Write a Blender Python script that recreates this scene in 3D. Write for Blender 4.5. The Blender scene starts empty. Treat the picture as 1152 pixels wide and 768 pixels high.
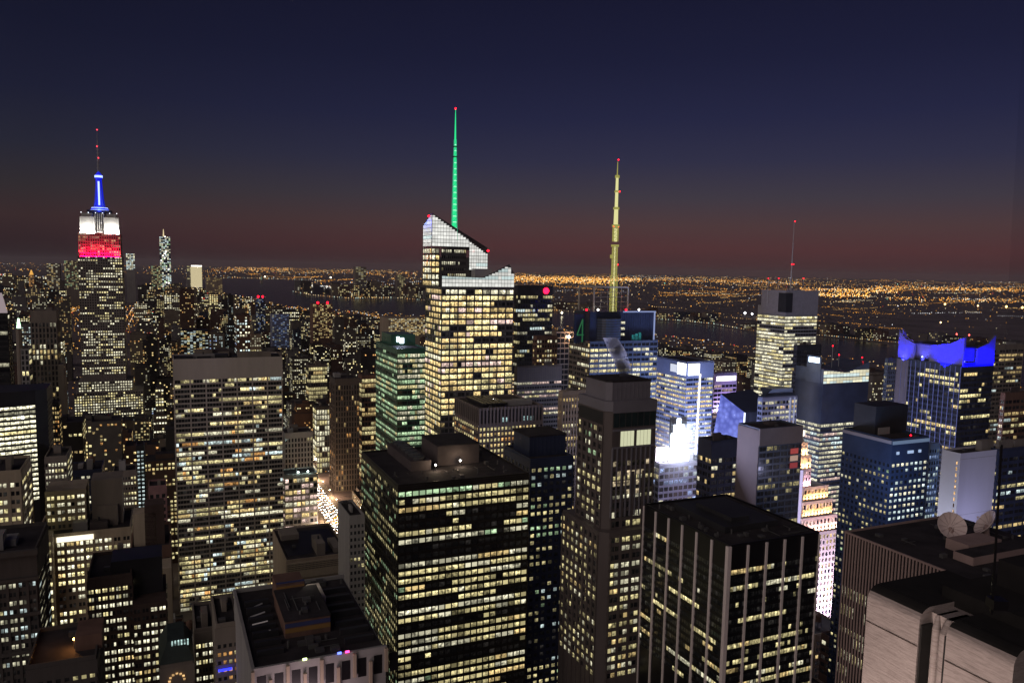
import bpy, math, random
import numpy as np
from mathutils import Vector, Matrix
C = bpy.context.scene.collection
SC = bpy.context.scene
rnd = random.Random(7)
rad = math.radians

# ------------------------------------------------------------------ camera
FPX, CX, CY = 896.0, 576.0, 400.0            # focal length and principal point in the photograph's pixels
PITCH, ROLL, CAMH = rad(6.2), rad(1.1), 255.0
Fv = Vector((0, math.cos(PITCH), -math.sin(PITCH)))
U0 = Vector((0, math.sin(PITCH), math.cos(PITCH))); R0 = Vector((1, 0, 0))
Rv = R0 * math.cos(ROLL) + U0 * math.sin(ROLL)
Uv = U0 * math.cos(ROLL) - R0 * math.sin(ROLL)
CAM = Vector((0, 0, CAMH))
cd = bpy.data.cameras.new('camera'); cam = bpy.data.objects.new('camera', cd); C.objects.link(cam)
m = Matrix((Rv, Uv, -Fv)).transposed().to_4x4(); m.translation = CAM
cam.matrix_world = m
cd.sensor_width = 36; cd.lens = FPX / 1152 * 36; cd.shift_y = (CY - 384) / 1152
cd.clip_start = .1; cd.clip_end = 120000
SC.camera = cam

# ------------------------------------------------------------------ dusk sky
W = bpy.data.worlds.new('World'); SC.world = W; W.use_nodes = True
nt = W.node_tree; nt.nodes.clear()
def nn(t, typ, **kw):
    n = t.nodes.new(typ)
    for k, v in kw.items(): setattr(n, k, v)
    return n
out = nn(nt, 'ShaderNodeOutputWorld'); bg = nn(nt, 'ShaderNodeBackground'); tc = nn(nt, 'ShaderNodeTexCoord')
sep = nn(nt, 'ShaderNodeSeparateXYZ'); nt.links.new(tc.outputs['Generated'], sep.inputs[0])
mr = nn(nt, 'ShaderNodeMapRange'); mr.inputs[1].default_value = -.02; mr.inputs[2].default_value = .38
nt.links.new(sep.outputs[2], mr.inputs[0])
def lin(c): return tuple((v / 255 / 12.92 if v / 255 <= .04045 else ((v / 255 + .055) / 1.055) ** 2.4) for v in c)
def ramp(t, stops):
    r = nn(t, 'ShaderNodeValToRGB'); e = r.color_ramp.elements
    while len(e) < len(stops): e.new(.5)
    for k, (p, c) in enumerate(stops): e[k].position = p; e[k].color = (*c, 1)
    return r
rw = ramp(nt, [(0, lin((56, 38, 42))), (.055, lin((66, 43, 46))), (.12, lin((80, 49, 51))), (.19, lin((76, 56, 58))), (.27, lin((62, 56, 66))),
               (.38, lin((46, 46, 69))), (.5, lin((35, 37, 65))), (.66, lin((27, 29, 55))), (.86, lin((22, 23, 46))), (1, lin((19, 20, 42)))])
re_ = ramp(nt, [(0, lin((36, 27, 32))), (.05, lin((40, 29, 34))), (.11, lin((48, 34, 38))), (.17, lin((56, 41, 43))), (.25, lin((48, 43, 47))), (.36, lin((37, 38, 52))),
                (.5, lin((28, 30, 50))), (.66, lin((22, 24, 44))), (.86, lin((18, 19, 38))), (1, lin((16, 17, 35)))])
nt.links.new(mr.outputs[0], rw.inputs[0]); nt.links.new(mr.outputs[0], re_.inputs[0])
dt = nn(nt, 'ShaderNodeVectorMath', operation='DOT_PRODUCT'); nt.links.new(tc.outputs['Generated'], dt.inputs[0])
dt.inputs[1].default_value = (math.sin(rad(22)), math.cos(rad(22)), 0)
mr2 = nn(nt, 'ShaderNodeMapRange'); mr2.inputs[1].default_value = .60; mr2.inputs[2].default_value = .97
nt.links.new(dt.outputs['Value'], mr2.inputs[0])
mx = nn(nt, 'ShaderNodeMix', data_type='RGBA'); nt.links.new(mr2.outputs[0], mx.inputs[0])
nt.links.new(re_.outputs[0], mx.inputs[6]); nt.links.new(rw.outputs[0], mx.inputs[7])
sky = nn(nt, 'ShaderNodeTexSky', sky_type='NISHITA'); sky.sun_disc = False
sky.sun_elevation = rad(-5); sky.sun_rotation = rad(22)
add = nn(nt, 'ShaderNodeMix', data_type='RGBA', blend_type='ADD'); add.inputs[0].default_value = .004
nt.links.new(mx.outputs[2], add.inputs[6]); nt.links.new(sky.outputs[0], add.inputs[7])
nt.links.new(add.outputs[2], bg.inputs[0]); bg.inputs[1].default_value = 1.0
nt.links.new(bg.outputs[0], out.inputs[0])
# added sun lamp from behind the camera, filling in for the city's glow
sl = bpy.data.lights.new('city_glow_fill', 'SUN'); so = bpy.data.objects.new('city_glow_fill', sl); C.objects.link(so)
sl.energy = .74; sl.angle = rad(70); sl.color = (1, .84, .77)
so.rotation_euler = (rad(66), 0, rad(-36))
SC.view_settings.view_transform = 'Standard'; SC.view_settings.look = 'None'
SC.view_settings.exposure = 0; SC.view_settings.gamma = 1
SC.cycles.max_bounces = 5; SC.cycles.diffuse_bounces = 2; SC.cycles.glossy_bounces = 2
SC.cycles.transparent_max_bounces = 8; SC.cycles.volume_bounces = 0
SC.cycles.caustics_reflective = False; SC.cycles.caustics_refractive = False
SC.cycles.sample_clamp_indirect = 6; SC.cycles.use_denoising = True
SC.cycles.pixel_filter_type = 'BLACKMAN_HARRIS'; SC.cycles.filter_width = 1.5

# ------------------------------------------------------------------ pixel <-> world
def ray(px, py): return Fv + Rv * ((px - CX) / FPX) + Uv * ((CY - py) / FPX)
def at(px, py, D):
    r = ray(px, py); return CAM + r * (D / r.y)
def gnd(px, py, z=0.):
    r = ray(px, py); return CAM + r * ((z - CAMH) / r.z)
def proj(p):
    d = Vector(p) - CAM; f = d.dot(Fv)
    if f <= 1: return None
    return CX + FPX * d.dot(Rv) / f, CY - FPX * d.dot(Uv) / f, f
GA = rad(24)
Vw = Vector((math.cos(GA), math.sin(GA), 0)); Uw = Vector((-math.sin(GA), math.cos(GA), 0))
def along(P, d, px):
    n = Rv - Fv * ((px - CX) / FPX)
    return -n.dot(P - CAM) / n.dot(d)
def to_grid(p): return p[0] * Vw.x + p[1] * Vw.y, p[0] * Uw.x + p[1] * Uw.y

# ------------------------------------------------------------------ materials
MATS = {}
def mat(name, base, rough=.8, vary=.25, scale=.12, metal=0., spec=.3, streak=0.):
    if name in MATS: return MATS[name]
    M = bpy.data.materials.new(name); M.use_nodes = True; t = M.node_tree
    b = t.nodes['Principled BSDF']; b.inputs['Roughness'].default_value = rough
    b.inputs['Metallic'].default_value = metal; b.inputs['Specular IOR Level'].default_value = spec
    tcn = nn(t, 'ShaderNodeTexCoord'); no = nn(t, 'ShaderNodeTexNoise')
    mp = nn(t, 'ShaderNodeMapping'); mp.inputs['Scale'].default_value = (1, 1, .15 if streak else 1)
    t.links.new(tcn.outputs['Object'], mp.inputs[0]); t.links.new(mp.outputs[0], no.inputs[0])
    no.inputs['Scale'].default_value = scale; no.inputs['Detail'].default_value = 6; no.inputs['Roughness'].default_value = .65
    r = ramp(t, [(.3, tuple(v * (1 - vary) for v in base)), (.7, tuple(min(1, v * (1 + vary)) for v in base))])
    t.links.new(no.outputs[0], r.inputs[0]); t.links.new(r.outputs[0], b.inputs['Base Color'])
    MATS[name] = M; return M
def emat(name, col, strength, sample=True):
    if name in MATS: return MATS[name]
    M = bpy.data.materials.new(name); M.use_nodes = True; b = M.node_tree.nodes['Principled BSDF']
    b.inputs['Base Color'].default_value = (.05, .05, .05, 1); b.inputs['Roughness'].default_value = .5
    b.inputs['Emission Color'].default_value = (*col, 1); b.inputs['Emission Strength'].default_value = strength
    M.cycles.emission_sampling = 'FRONT_BACK' if sample else 'NONE'
    MATS[name] = M; return M
def make_window():
    M = bpy.data.materials.new('lit_window'); M.use_nodes = True; t = M.node_tree; b = t.nodes['Principled BSDF']
    b.inputs['Base Color'].default_value = (.012, .014, .018, 1); b.inputs['Roughness'].default_value = .12
    b.inputs['Specular IOR Level'].default_value = .5
    a = nn(t, 'ShaderNodeAttribute', attribute_name='lit'); uv = nn(t, 'ShaderNodeUVMap'); uv.uv_map = 'UVMap'
    s = nn(t, 'ShaderNodeSeparateXYZ'); t.links.new(uv.outputs[0], s.inputs[0])
    tcn = nn(t, 'ShaderNodeTexCoord')
    no = nn(t, 'ShaderNodeTexNoise'); no.inputs['Scale'].default_value = .8; no.inputs['Detail'].default_value = 4
    t.links.new(tcn.outputs['Object'], no.inputs[0])
    m1 = nn(t, 'ShaderNodeMapRange'); t.links.new(no.outputs[0], m1.inputs[0])
    for k, v in zip((1, 2, 3, 4), (.36, .66, .16, 1.4)): m1.inputs[k].default_value = v
    # room: bright ceiling strip, darker floor zone
    m2 = nn(t, 'ShaderNodeMapRange'); t.links.new(s.outputs[1], m2.inputs[0])
    for k, v in zip((1, 2, 3, 4), (.05, .8, .55, 1.2)): m2.inputs[k].default_value = v
    mu = nn(t, 'ShaderNodeMath', operation='MULTIPLY'); t.links.new(m1.outputs[0], mu.inputs[0]); t.links.new(m2.outputs[0], mu.inputs[1])
    # blinds drawn part way: an even, slightly dimmer patch at the top
    sub = nn(t, 'ShaderNodeMath', operation='SUBTRACT'); sub.inputs[0].default_value = 1.; t.links.new(a.outputs['Alpha'], sub.inputs[1])
    gt = nn(t, 'ShaderNodeMath', operation='GREATER_THAN'); t.links.new(s.outputs[1], gt.inputs[0]); t.links.new(sub.outputs[0], gt.inputs[1])
    mm = nn(t, 'ShaderNodeMix'); t.links.new(gt.outputs[0], mm.inputs[0]); t.links.new(mu.outputs[0], mm.inputs[2]); mm.inputs[3].default_value = .72
    t.links.new(a.outputs['Color'], b.inputs['Emission Color']); t.links.new(mm.outputs[0], b.inputs['Emission Strength'])
    M.cycles.emission_sampling = 'NONE'
    return M
WIN = make_window()
def make_lamp_mat():
    M = bpy.data.materials.new('far_lamp'); M.use_nodes = True; t = M.node_tree; b = t.nodes['Principled BSDF']
    b.inputs['Base Color'].default_value = (.02, .02, .02, 1)
    a = nn(t, 'ShaderNodeAttribute', attribute_name='lit')
    t.links.new(a.outputs['Color'], b.inputs['Emission Color']); b.inputs['Emission Strength'].default_value = 1
    M.cycles.emission_sampling = 'NONE'; return M
LAMP = make_lamp_mat()
m_roof = mat('tar_roof', (.035, .03, .032), .9, .5, .15)
m_tan = mat('tan_stone', (.36, .29, .22), .85, .2, .1, streak=1)
m_grey = mat('grey_concrete', (.30, .29, .28), .85, .2, .1, streak=1)
m_brown = mat('brown_brick', (.17, .10, .075), .9, .25, .2, streak=1)
m_dark = mat('dark_metal', (.03, .03, .033), .5, .3, .1)
m_white = mat('white_travertine', (.48, .43, .39), .7, .12, .1, streak=1)
m_bluegl = mat('blue_grey_glass', (.07, .09, .13), .25, .3, .05, spec=.6)
m_green = mat('green_glass', (.06, .16, .11), .25, .2, .05, spec=.6)
m_steel = mat('pale_steel', (.5, .5, .5), .4, .1, .3, metal=.4)
m_asph = mat('asphalt', (.05, .05, .05), .85, .3, .05)
m_lime = mat('limestone_front', (.36, .305, .285), .85, .12, 1.2)
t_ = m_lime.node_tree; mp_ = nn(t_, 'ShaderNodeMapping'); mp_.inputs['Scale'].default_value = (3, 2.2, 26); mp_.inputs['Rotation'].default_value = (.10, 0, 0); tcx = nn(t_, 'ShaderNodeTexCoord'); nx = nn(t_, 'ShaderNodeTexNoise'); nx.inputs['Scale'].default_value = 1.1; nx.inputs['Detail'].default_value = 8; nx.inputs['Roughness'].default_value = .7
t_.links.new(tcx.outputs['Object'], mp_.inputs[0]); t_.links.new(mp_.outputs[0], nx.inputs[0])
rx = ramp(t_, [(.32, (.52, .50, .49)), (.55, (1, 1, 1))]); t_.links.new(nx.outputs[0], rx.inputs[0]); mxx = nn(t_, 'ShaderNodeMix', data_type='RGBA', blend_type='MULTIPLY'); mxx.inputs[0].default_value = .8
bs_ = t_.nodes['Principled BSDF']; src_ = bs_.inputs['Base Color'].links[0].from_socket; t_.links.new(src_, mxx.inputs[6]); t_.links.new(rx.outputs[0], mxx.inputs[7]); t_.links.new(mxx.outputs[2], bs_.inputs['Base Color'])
bx_ = nn(t_, 'ShaderNodeBump'); bx_.inputs['Strength'].default_value = .5; bx_.inputs['Distance'].default_value = .02; t_.links.new(nx.outputs[0], bx_.inputs['Height']); t_.links.new(bx_.outputs[0], bs_.inputs['Normal'])
m_dkgl_ = mat('crown_dark_glass', (.02, .035, .035), .15, .4, .3, spec=.6)
m_dkgrey = mat('grey_metal_box', (.08, .078, .078), .6, .2, .3)
m_dkm_ = mat('dark_plant_panel', (.085, .07, .07), .85, .2, .2)
m_olive = mat('grey_brown_stone', (.22, .19, .16), .85, .25, .1, streak=1)
e_red = emat('red_beacon', (1, .003, .012), 10)
e_white = emat('white_lamp', (1, .95, .85), 12)

# ------------------------------------------------------------------ mesh building
class MB:
    def __init__(s): s.v = []; s.f = []; s.mi = []; s.lit = []; s.uvs = []
    def quad(s, a, b, c, d, mi=0, lit=(0, 0, 0, 0)):
        n = len(s.v); s.v += [a, b, c, d]; s.f.append((n, n + 1, n + 2, n + 3)); s.mi.append(mi); s.lit.append(lit)
    def poly(s, pts, mi=0, lit=(0, 0, 0, 0)):
        n = len(s.v); s.v += list(pts); s.f.append(tuple(range(n, n + len(pts)))); s.mi.append(mi); s.lit.append(lit)
    def box(s, x0, y0, z0, x1, y1, z1, mi=0, bottom=False, lit=(0, 0, 0, 0)):
        n = len(s.v)
        s.v += [(x0, y0, z0), (x1, y0, z0), (x1, y1, z0), (x0, y1, z0), (x0, y0, z1), (x1, y0, z1), (x1, y1, z1), (x0, y1, z1)]
        fs = [(4, 5, 6, 7), (0, 1, 5, 4), (1, 2, 6, 5), (2, 3, 7, 6), (3, 0, 4, 7)] + ([(3, 2, 1, 0)] if bottom else [])
        for q in fs: s.f.append(tuple(n + i for i in q)); s.mi.append(mi); s.lit.append(lit)
    def prism(s, pts, z0, z1, mi=0, top=None, lit=(0, 0, 0, 0)):
        """vertical prism over a plan outline (counter-clockwise); top: other outline at z1"""
        k = len(pts); n = len(s.v); tp = top or pts
        s.v += [(x, y, z0) for x, y in pts] + [(x, y, z1) for x, y in tp]
        for i in range(k):
            j = (i + 1) % k; s.f.append((n + i, n + j, n + k + j, n + k + i)); s.mi.append(mi); s.lit.append(lit)
        s.f.append(tuple(n + k + i for i in range(k))); s.mi.append(mi); s.lit.append(lit)
        s.f.append(tuple(n + i for i in reversed(range(k)))); s.mi.append(mi); s.lit.append(lit)
    def slab(s, pts, d, mi=0, lit=(0, 0, 0, 0)):
        """flat outline in 3-D given thickness d (vector)"""
        k = len(pts); n = len(s.v); d = Vector(d)
        s.v += [tuple(p) for p in pts] + [tuple(Vector(p) + d) for p in pts]
        s.f.append(tuple(n + i for i in range(k))); s.f.append(tuple(n + k + i for i in reversed(range(k))))
        for i in range(k):
            j = (i + 1) % k; s.f.append((n + j, n + i, n + k + i, n + k + j))
        s.mi += [mi] * (k + 2); s.lit += [lit] * (k + 2)
    def cone(s, cx, cy, z0, z1, r0, r1, seg=10, mi=0, lit=(0, 0, 0, 0)):
        a = [(cx + r0 * math.cos(2 * math.pi * i / seg), cy + r0 * math.sin(2 * math.pi * i / seg)) for i in range(seg)]
        b = [(cx + r1 * math.cos(2 * math.pi * i / seg), cy + r1 * math.sin(2 * math.pi * i / seg)) for i in range(seg)]
        s.prism(a, z0, z1, mi, b, lit)
    def bar(s, a, b, r, mi=0, seg=5, lit=(0, 0, 0, 0)):
        a = Vector(a); b = Vector(b); d = (b - a).normalized()
        p = d.orthogonal().normalized(); q = d.cross(p); n = len(s.v)
        for e in (a, b):
            for i in range(seg):
                t = 2 * math.pi * i / seg; s.v.append(tuple(e + p * (r * math.cos(t)) + q * (r * math.sin(t))))
        for i in range(seg):
            j = (i + 1) % seg; s.f.append((n + i, n + j, n + seg + j, n + seg + i))
        s.f.append(tuple(n + i for i in reversed(range(seg)))); s.f.append(tuple(n + seg + i for i in range(seg)))
        s.mi += [mi] * (seg + 2); s.lit += [lit] * (seg + 2)
    def ball(s, c, r, mi=0, seg=10, rings=6, lit=(0, 0, 0, 0), sz=1.):
        n = len(s.v)
        for i in range(1, rings):
            a = math.pi * i / rings
            for j in range(seg):
                t = 2 * math.pi * j / seg
                s.v.append((c[0] + r * math.sin(a) * math.cos(t), c[1] + r * math.sin(a) * math.sin(t), c[2] + r * sz * math.cos(a)))
        T = len(s.v); s.v += [(c[0], c[1], c[2] + r * sz), (c[0], c[1], c[2] - r * sz)]; k = 0
        for i in range(rings - 2):
            for j in range(seg):
                j2 = (j + 1) % seg; s.f.append((n + i * seg + j, n + (i + 1) * seg + j, n + (i + 1) * seg + j2, n + i * seg + j2)); k += 1
        for j in range(seg):
            j2 = (j + 1) % seg; s.f.append((T, n + j, n + j2)); s.f.append((T + 1, n + (rings - 2) * seg + j2, n + (rings - 2) * seg + j)); k += 2
        s.mi += [mi] * k; s.lit += [lit] * k
    def build(s, name, mats, parent=None, warp=None, smooth=False):
        me = bpy.data.meshes.new(name)
        vs = [warp(*p) for p in s.v] if warp else s.v
        me.from_pydata(vs, [], s.f)
        if not isinstance(mats, (list, tuple)): mats = [mats]
        for x in mats: me.materials.append(x)
        if len(mats) > 1: me.polygons.foreach_set('material_index', s.mi)
        if any(x in (WIN, LAMP) for x in mats):
            at_ = me.attributes.new('lit', 'FLOAT_COLOR', 'FACE')
            at_.data.foreach_set('color', np.array(s.lit, dtype=np.float32).ravel())
            if WIN in mats:
                uv = me.uv_layers.new(name='UVMap'); L = np.zeros((len(me.loops), 2), dtype=np.float32)
                i = 0; sq = ((0, 0), (1, 0), (1, 1), (0, 1))
                for f in s.f:
                    if len(f) == 4: L[i:i + 4] = sq
                    i += len(f)
                uv.data.foreach_set('uv', L.ravel())
        if smooth: me.polygons.foreach_set('use_smooth', [True] * len(me.polygons))
        me.update()
        o = bpy.data.objects.new(name, me); C.objects.link(o)
        if parent: o.parent = parent
        return o
def tag(o, label=None, cat=None, group=None, kind=None):
    for k, v in (('label', label), ('category', cat), ('group', group), ('kind', kind)):
        if v: o[k] = v
    return o
def empty(name, loc, rz=0.):
    o = bpy.data.objects.new(name, None); C.objects.link(o); o.location = loc; o.rotation_euler = (0, 0, rz); return o
def area_light(name, loc, aim, sx, sy, energy, col, parent=None, spread=180):
    l = bpy.data.lights.new(name, 'AREA'); l.shape = 'RECTANGLE'; l.size = sx; l.size_y = sy; l.energy = energy; l.color = col
    l.spread = rad(spread)
    o = bpy.data.objects.new(name, l); C.objects.link(o); o.location = loc
    o.rotation_euler = (Vector(aim) - Vector(loc)).to_track_quat('-Z', 'Y').to_euler()
    if parent: o.parent = parent
    return o
def point_light(name, loc, energy, col, r=1., parent=None):
    l = bpy.data.lights.new(name, 'POINT'); l.energy = energy; l.color = col; l.shadow_soft_size = r
    o = bpy.data.objects.new(name, l); C.objects.link(o); o.location = loc
    if parent: o.parent = parent
    return o

# ------------------------------------------------------------------ lit window patterns
PAL = {'warm': (1.0, .73, .31), 'yellow': (1.0, .86, .42), 'white': (1.0, .94, .66), 'cool': (.80, .97, .95), 'green': (.66, .95, .55),
       'orange': (1.0, .50, .16), 'blue': (.45, .60, 1.0), 'pink': (1., .72, .62), 'clear': (1., 1., .94)}
def style(**k):
    d = dict(pier=(.5, .35), span=(1.3, .25), every=1, mull=.12, floors=((1, .6),), pal=(('yellow', 1),), gain=(.5, 1.3), run=2.5, top=0., base=0.,
             blind=.25, zmax=None, minz=-1e9, dim=.004)
    d.update(k); return d
def pick(R, ws):
    t = R.random() * sum(w for _, w in ws)
    for a, w in ws:
        t -= w
        if t <= 0: return a
    return ws[-1][0]
SPLIT = set('roof_plant beacon roof_lamp lamp_post penthouse penthouse_roof duct cornice fin fin_lamp pilaster slit_window sign_panel water_tank cooling_fan louvre_band '
            'roof_pole mast_wing mast_ring red_blind stair_tower duct_pipe deck_lamp work_light light_strip tank_leg wing sign_light light_pier cooling_unit roof_floodlight '
            'roof_pipe vent_stack air_unit dark_slot dark_bay roof_sign water_tank_house spire_joint mast_cap white_pier round_bay_band ochre_band blue_band plant_house plant_house_roof blue_spot pink_spot lime_spot crown_wall'.split())
SUBOF = {'tank_leg': 'water_tank', 'penthouse_roof': 'penthouse', 'roof_lamp': 'lamp_post', 'cooling_fan': 'cooling_tower', 'mast_ring': 'mast', 'mast_cap': 'mast', 'mast_glazing': 'mast',
         'mast_core': 'mast', 'plant_house_roof': 'plant_house', 'spire_joint': 'spire', 'spire_lamp': 'spire', 'spire_lattice': 'spire', 'round_bay_band': 'round_bay', 'blue_band': 'penthouse',
         'ochre_band': 'penthouse', 'band_hole': 'band', 'dark_slot': 'screen_top', 'screen_edge': 'screen', 'crown_roof': 'crown_wall', 'mast_wing': 'mast', 'globe_stand': 'globe', 'top_rib': 'wall', 'penthouse_rib': 'penthouse', 'logo_panel': 'logo_wall'}
class Bld:
    ALL = []
    def __init__(s, name, label, P, L=None, side='E', rot=GA, cat='building', group=None, seed=None, warp=None):
        s.root = empty(name, (P[0], P[1], 0), rot); tag(s.root, label, cat, group)
        s.R = random.Random(seed if seed is not None else hash_(label)); s.parts = {}; s.mats = {}; s.win = []; s.warp = warp; s.single = []
        s.mw = Matrix.Translation((P[0], P[1], 0)) @ Matrix.Rotation(rot, 4, 'Z')
        Bld.ALL.append(s)
    def mb(s, part, material):
        if part in SPLIT:
            m_ = MB(); s.single.append((part, material, m_)); return m_
        if part not in s.parts: s.parts[part] = MB(); s.mats[part] = material
        return s.parts[part]
    def facade(s, face, x0, y0, x1, y1, z0, z1, ncol, floor, st, wall, part='wall', wall_mat=None, spart=None, smat=None, ppart=None, pmat=None):
        R = s.R
        z1b = z1 - st['top']; z0b = max(z0 + st['base'], st['minz'])
        nrow = max(1, int(round((z1b - z0b) / floor))); fl = (z1b - z0b) / nrow
        if face == 'N': O = Vector((x0, y0, 0)); d = Vector((1, 0, 0)); n = Vector((0, -1, 0)); Wd = x1 - x0
        elif face == 'E': O = Vector((x0, y1, 0)); d = Vector((0, -1, 0)); n = Vector((-1, 0, 0)); Wd = y1 - y0
        else: O = Vector((x1, y0, 0)); d = Vector((0, 1, 0)); n = Vector((1, 0, 0)); Wd = y1 - y0
        bay = Wd / ncol; pw, pd = st['pier']; sh, sd = st['span']; e = st['every']
        pw = min(pw, bay * (.42 if e == 1 else .62)); mull = min(st['mull'], bay * .22); sh = min(sh, fl * .5)
        wm = s.mb(part, wall); sm = s.mb(spart, smat) if spart else wm; pm = s.mb(ppart, pmat) if ppart and ppart not in SPLIT else wm
        def bx(mb_, a, b, za, zb, dep):
            p = O + d * a; q = O + d * b + n * dep
            mb_.box(min(p.x, q.x), min(p.y, q.y), za, max(p.x, q.x), max(p.y, q.y), zb, bottom=True)
        ce = sd if face == 'N' else 0.
        if sd > 0:
            for j in range(nrow + 1):
                za = z0b + j * fl - sh * .5; zb = za + sh
                if j == nrow: zb = max(z0b + j * fl + .01, z1 - .02); za = z0b + j * fl - sh * .5
                if j == 0: za = z0
                if st['zmax']:
                    for i in range(ncol):
                        if min(st['zmax'](i * bay), st['zmax']((i + 1) * bay)) > zb: bx(sm, i * bay, (i + 1) * bay, za, zb, sd)
                    continue
                bx(sm, -ce, Wd + ce, za, zb, sd)
        if pd > 0:
            for i in range(0, ncol + 1):
                big = i % e == 0
                w, dp = (pw, pd) if big else (mull, min(.12, pd * .6))
                zt = z1b
                if st['zmax']: zt = min(zt, st['zmax'](i * bay))
                a = max(i * bay - w / 2, -.0 if i else -pd * .0); b = min(i * bay + w / 2, Wd)
                bx((s.mb(ppart, pmat) if ppart in SPLIT else pm) if big else wm, max(a, 0), b, z0, (z1 if st.get('ptop') and big else zt) - .03, dp)
        for j in range(nrow):
            prob = pick(R, [(p, w) for w, p in st['floors']]) if st['floors'] else 1
            base = pick(R, st['pal']); on = False; left = 0
            za = z0b + j * fl + sh * .5; zb = z0b + (j + 1) * fl - sh * .5
            for i in range(ncol):
                if left <= 0:
                    on = R.random() < prob; left = max(1, int(R.expovariate(1 / st['run']) + .5))
                    c = PAL[base if R.random() < .75 else pick(R, st['pal'])]; g = R.uniform(*st['gain'])
                left -= 1
                w = pw if (i % e == 0) else mull; w2 = pw if ((i + 1) % e == 0) else mull
                a = i * bay + w / 2; b = (i + 1) * bay - w2 / 2; zt = zb
                if st['zmax']:
                    zt = min(zb, st['zmax'](a), st['zmax'](b))
                    if zt < za + .3: continue
                p = O + n * .03
                even = st['blind'] >= 1; g2 = g * (R.uniform(.88, 1.12) if even else R.uniform(.6, 1.35))
                if on and not even and R.random() < .14: g2 *= R.uniform(.15, .6)
                if on and not even and R.random() < .2: c = PAL[pick(R, st['pal'])]
                lit = (c[0] * g2, c[1] * g2, c[2] * g2, (1 if st['blind'] >= 1 else R.choice((0, 0, .3, .5, .7, 1))) if R.random() < st['blind'] else 0) if on else \
                      (lambda q_: (q_, q_ * .9, q_ * .8, 0))(st['dim'] * (7 if R.random() < .12 else 1.5) * R.random())
                s.win.append(([p + d * a + Vector((0, 0, za)), p + d * b + Vector((0, 0, za)), p + d * b + Vector((0, 0, zt)), p + d * a + Vector((0, 0, zt))], lit, on))
    def finish(s, thresh=7., cap=100, merge=None):
        made = []
        for k, mt_, mb_ in [(k, s.mats[k], mb_) for k, mb_ in s.parts.items() if not (merge and k == 'wall')] + [(k, mt_, mb_) for k, mt_, mb_ in s.single]:
            if not mb_.v: continue
            cc = sum((Vector(v) for v in mb_.v), Vector()) / len(mb_.v); made.append((k, cc, mb_.build(k, mt_, s.root, s.warp)))
        for k, cc, o in made:
            t = SUBOF.get(k); ho = [(abs((c2 - cc).length), o2) for k2, c2, o2 in made if k2 == t]
            if ho: o.parent = min(ho, key=lambda q: q[0])[1]
        big = []; small = []
        for w in s.win:
            q = [s.warp(*p) for p in w[0]] if s.warp else w[0]
            pp = [proj(s.mw @ Vector(p)) for p in q]
            A = 0
            if all(pp):
                cx = sum(p[0] for p in pp) / 4; cy = sum(p[1] for p in pp) / 4
                if -5 < cx < 1157 and -5 < cy < 773:
                    A = abs(sum(pp[i][0] * pp[(i + 1) % 4][1] - pp[(i + 1) % 4][0] * pp[i][1] for i in range(4))) / 2
            (big if A >= thresh else small).append((A * (1 if w[2] else .25), w))
        big.sort(key=lambda t: -t[0]); small += big[cap:]; big = big[:cap]
        for _, w in big:
            b = MB(); b.quad(*[tuple(p) for p in w[0]], lit=w[1]); b.build('window', WIN, s.root, s.warp)
        if merge:
            b = s.parts['wall']
            for _, w in small: b.quad(*[tuple(p) for p in w[0]], mi=1, lit=w[1])
            b.build('wall', [s.mats['wall'], WIN], s.root, s.warp)
        elif small:
            b = MB()
            for _, w in small: b.quad(*[tuple(p) for p in w[0]], lit=w[1])
            tag(b.build('window', WIN, s.root, s.warp), kind='stuff')
def hash_(t):
    h = 5381
    for ch in t: h = (h * 33 + ord(ch)) & 0xffffffff
    return h
def clutter(b, x0, y0, x1, y1, z, n, seed):
    R = random.Random(seed)
    for k in range(n):
        x, y = R.uniform(x0, x1), R.uniform(y0, y1); t = R.random()
        if t < .4: w, l = R.uniform(.7, 2.2), R.uniform(.7, 2.2); b.mb('air_unit', m_dkgrey).box(x, y, z, min(x + w, x1), min(y + l, y1), z + R.uniform(.6, 1.6))
        elif t < .65: b.mb('vent_stack', m_dkgrey).cone(x, y, z, z + R.uniform(.8, 2.2), .35, .3, 8)
        elif R.random() < .5: b.mb('roof_pipe', m_dkgrey).bar((x, y, z + .3), (x, min(y1, y + R.uniform(4, 14)), z + .3), .14)
        else: b.mb('roof_pipe', m_dkgrey).bar((x, y, z + .3), (min(x1, x + R.uniform(4, 14)), y, z + .3), .14)
HERO = []        # (xl, xr, ytop, D, lowest row that must stay in view, short name, footprint in grid coordinates)
def footprint(P, x0, y0, x1, y1):
    v, u = to_grid(P); return (v + x0, u + y0, v + x1, u + y1)
def place(xl, xc, xr, yt, D, side, depth):
    P = at(xc, yt, D)
    if side == 'E':
        Wn = along(P, Vw, xr); L = along(P, Uw, xl) if xl is not None else depth
        return P, (0, 0, Wn, L)
    Wn = -along(P, Vw, xl); L = along(P, Uw, xr) if xr is not None else depth
    return P, (-Wn, 0, 0, L)
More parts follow.
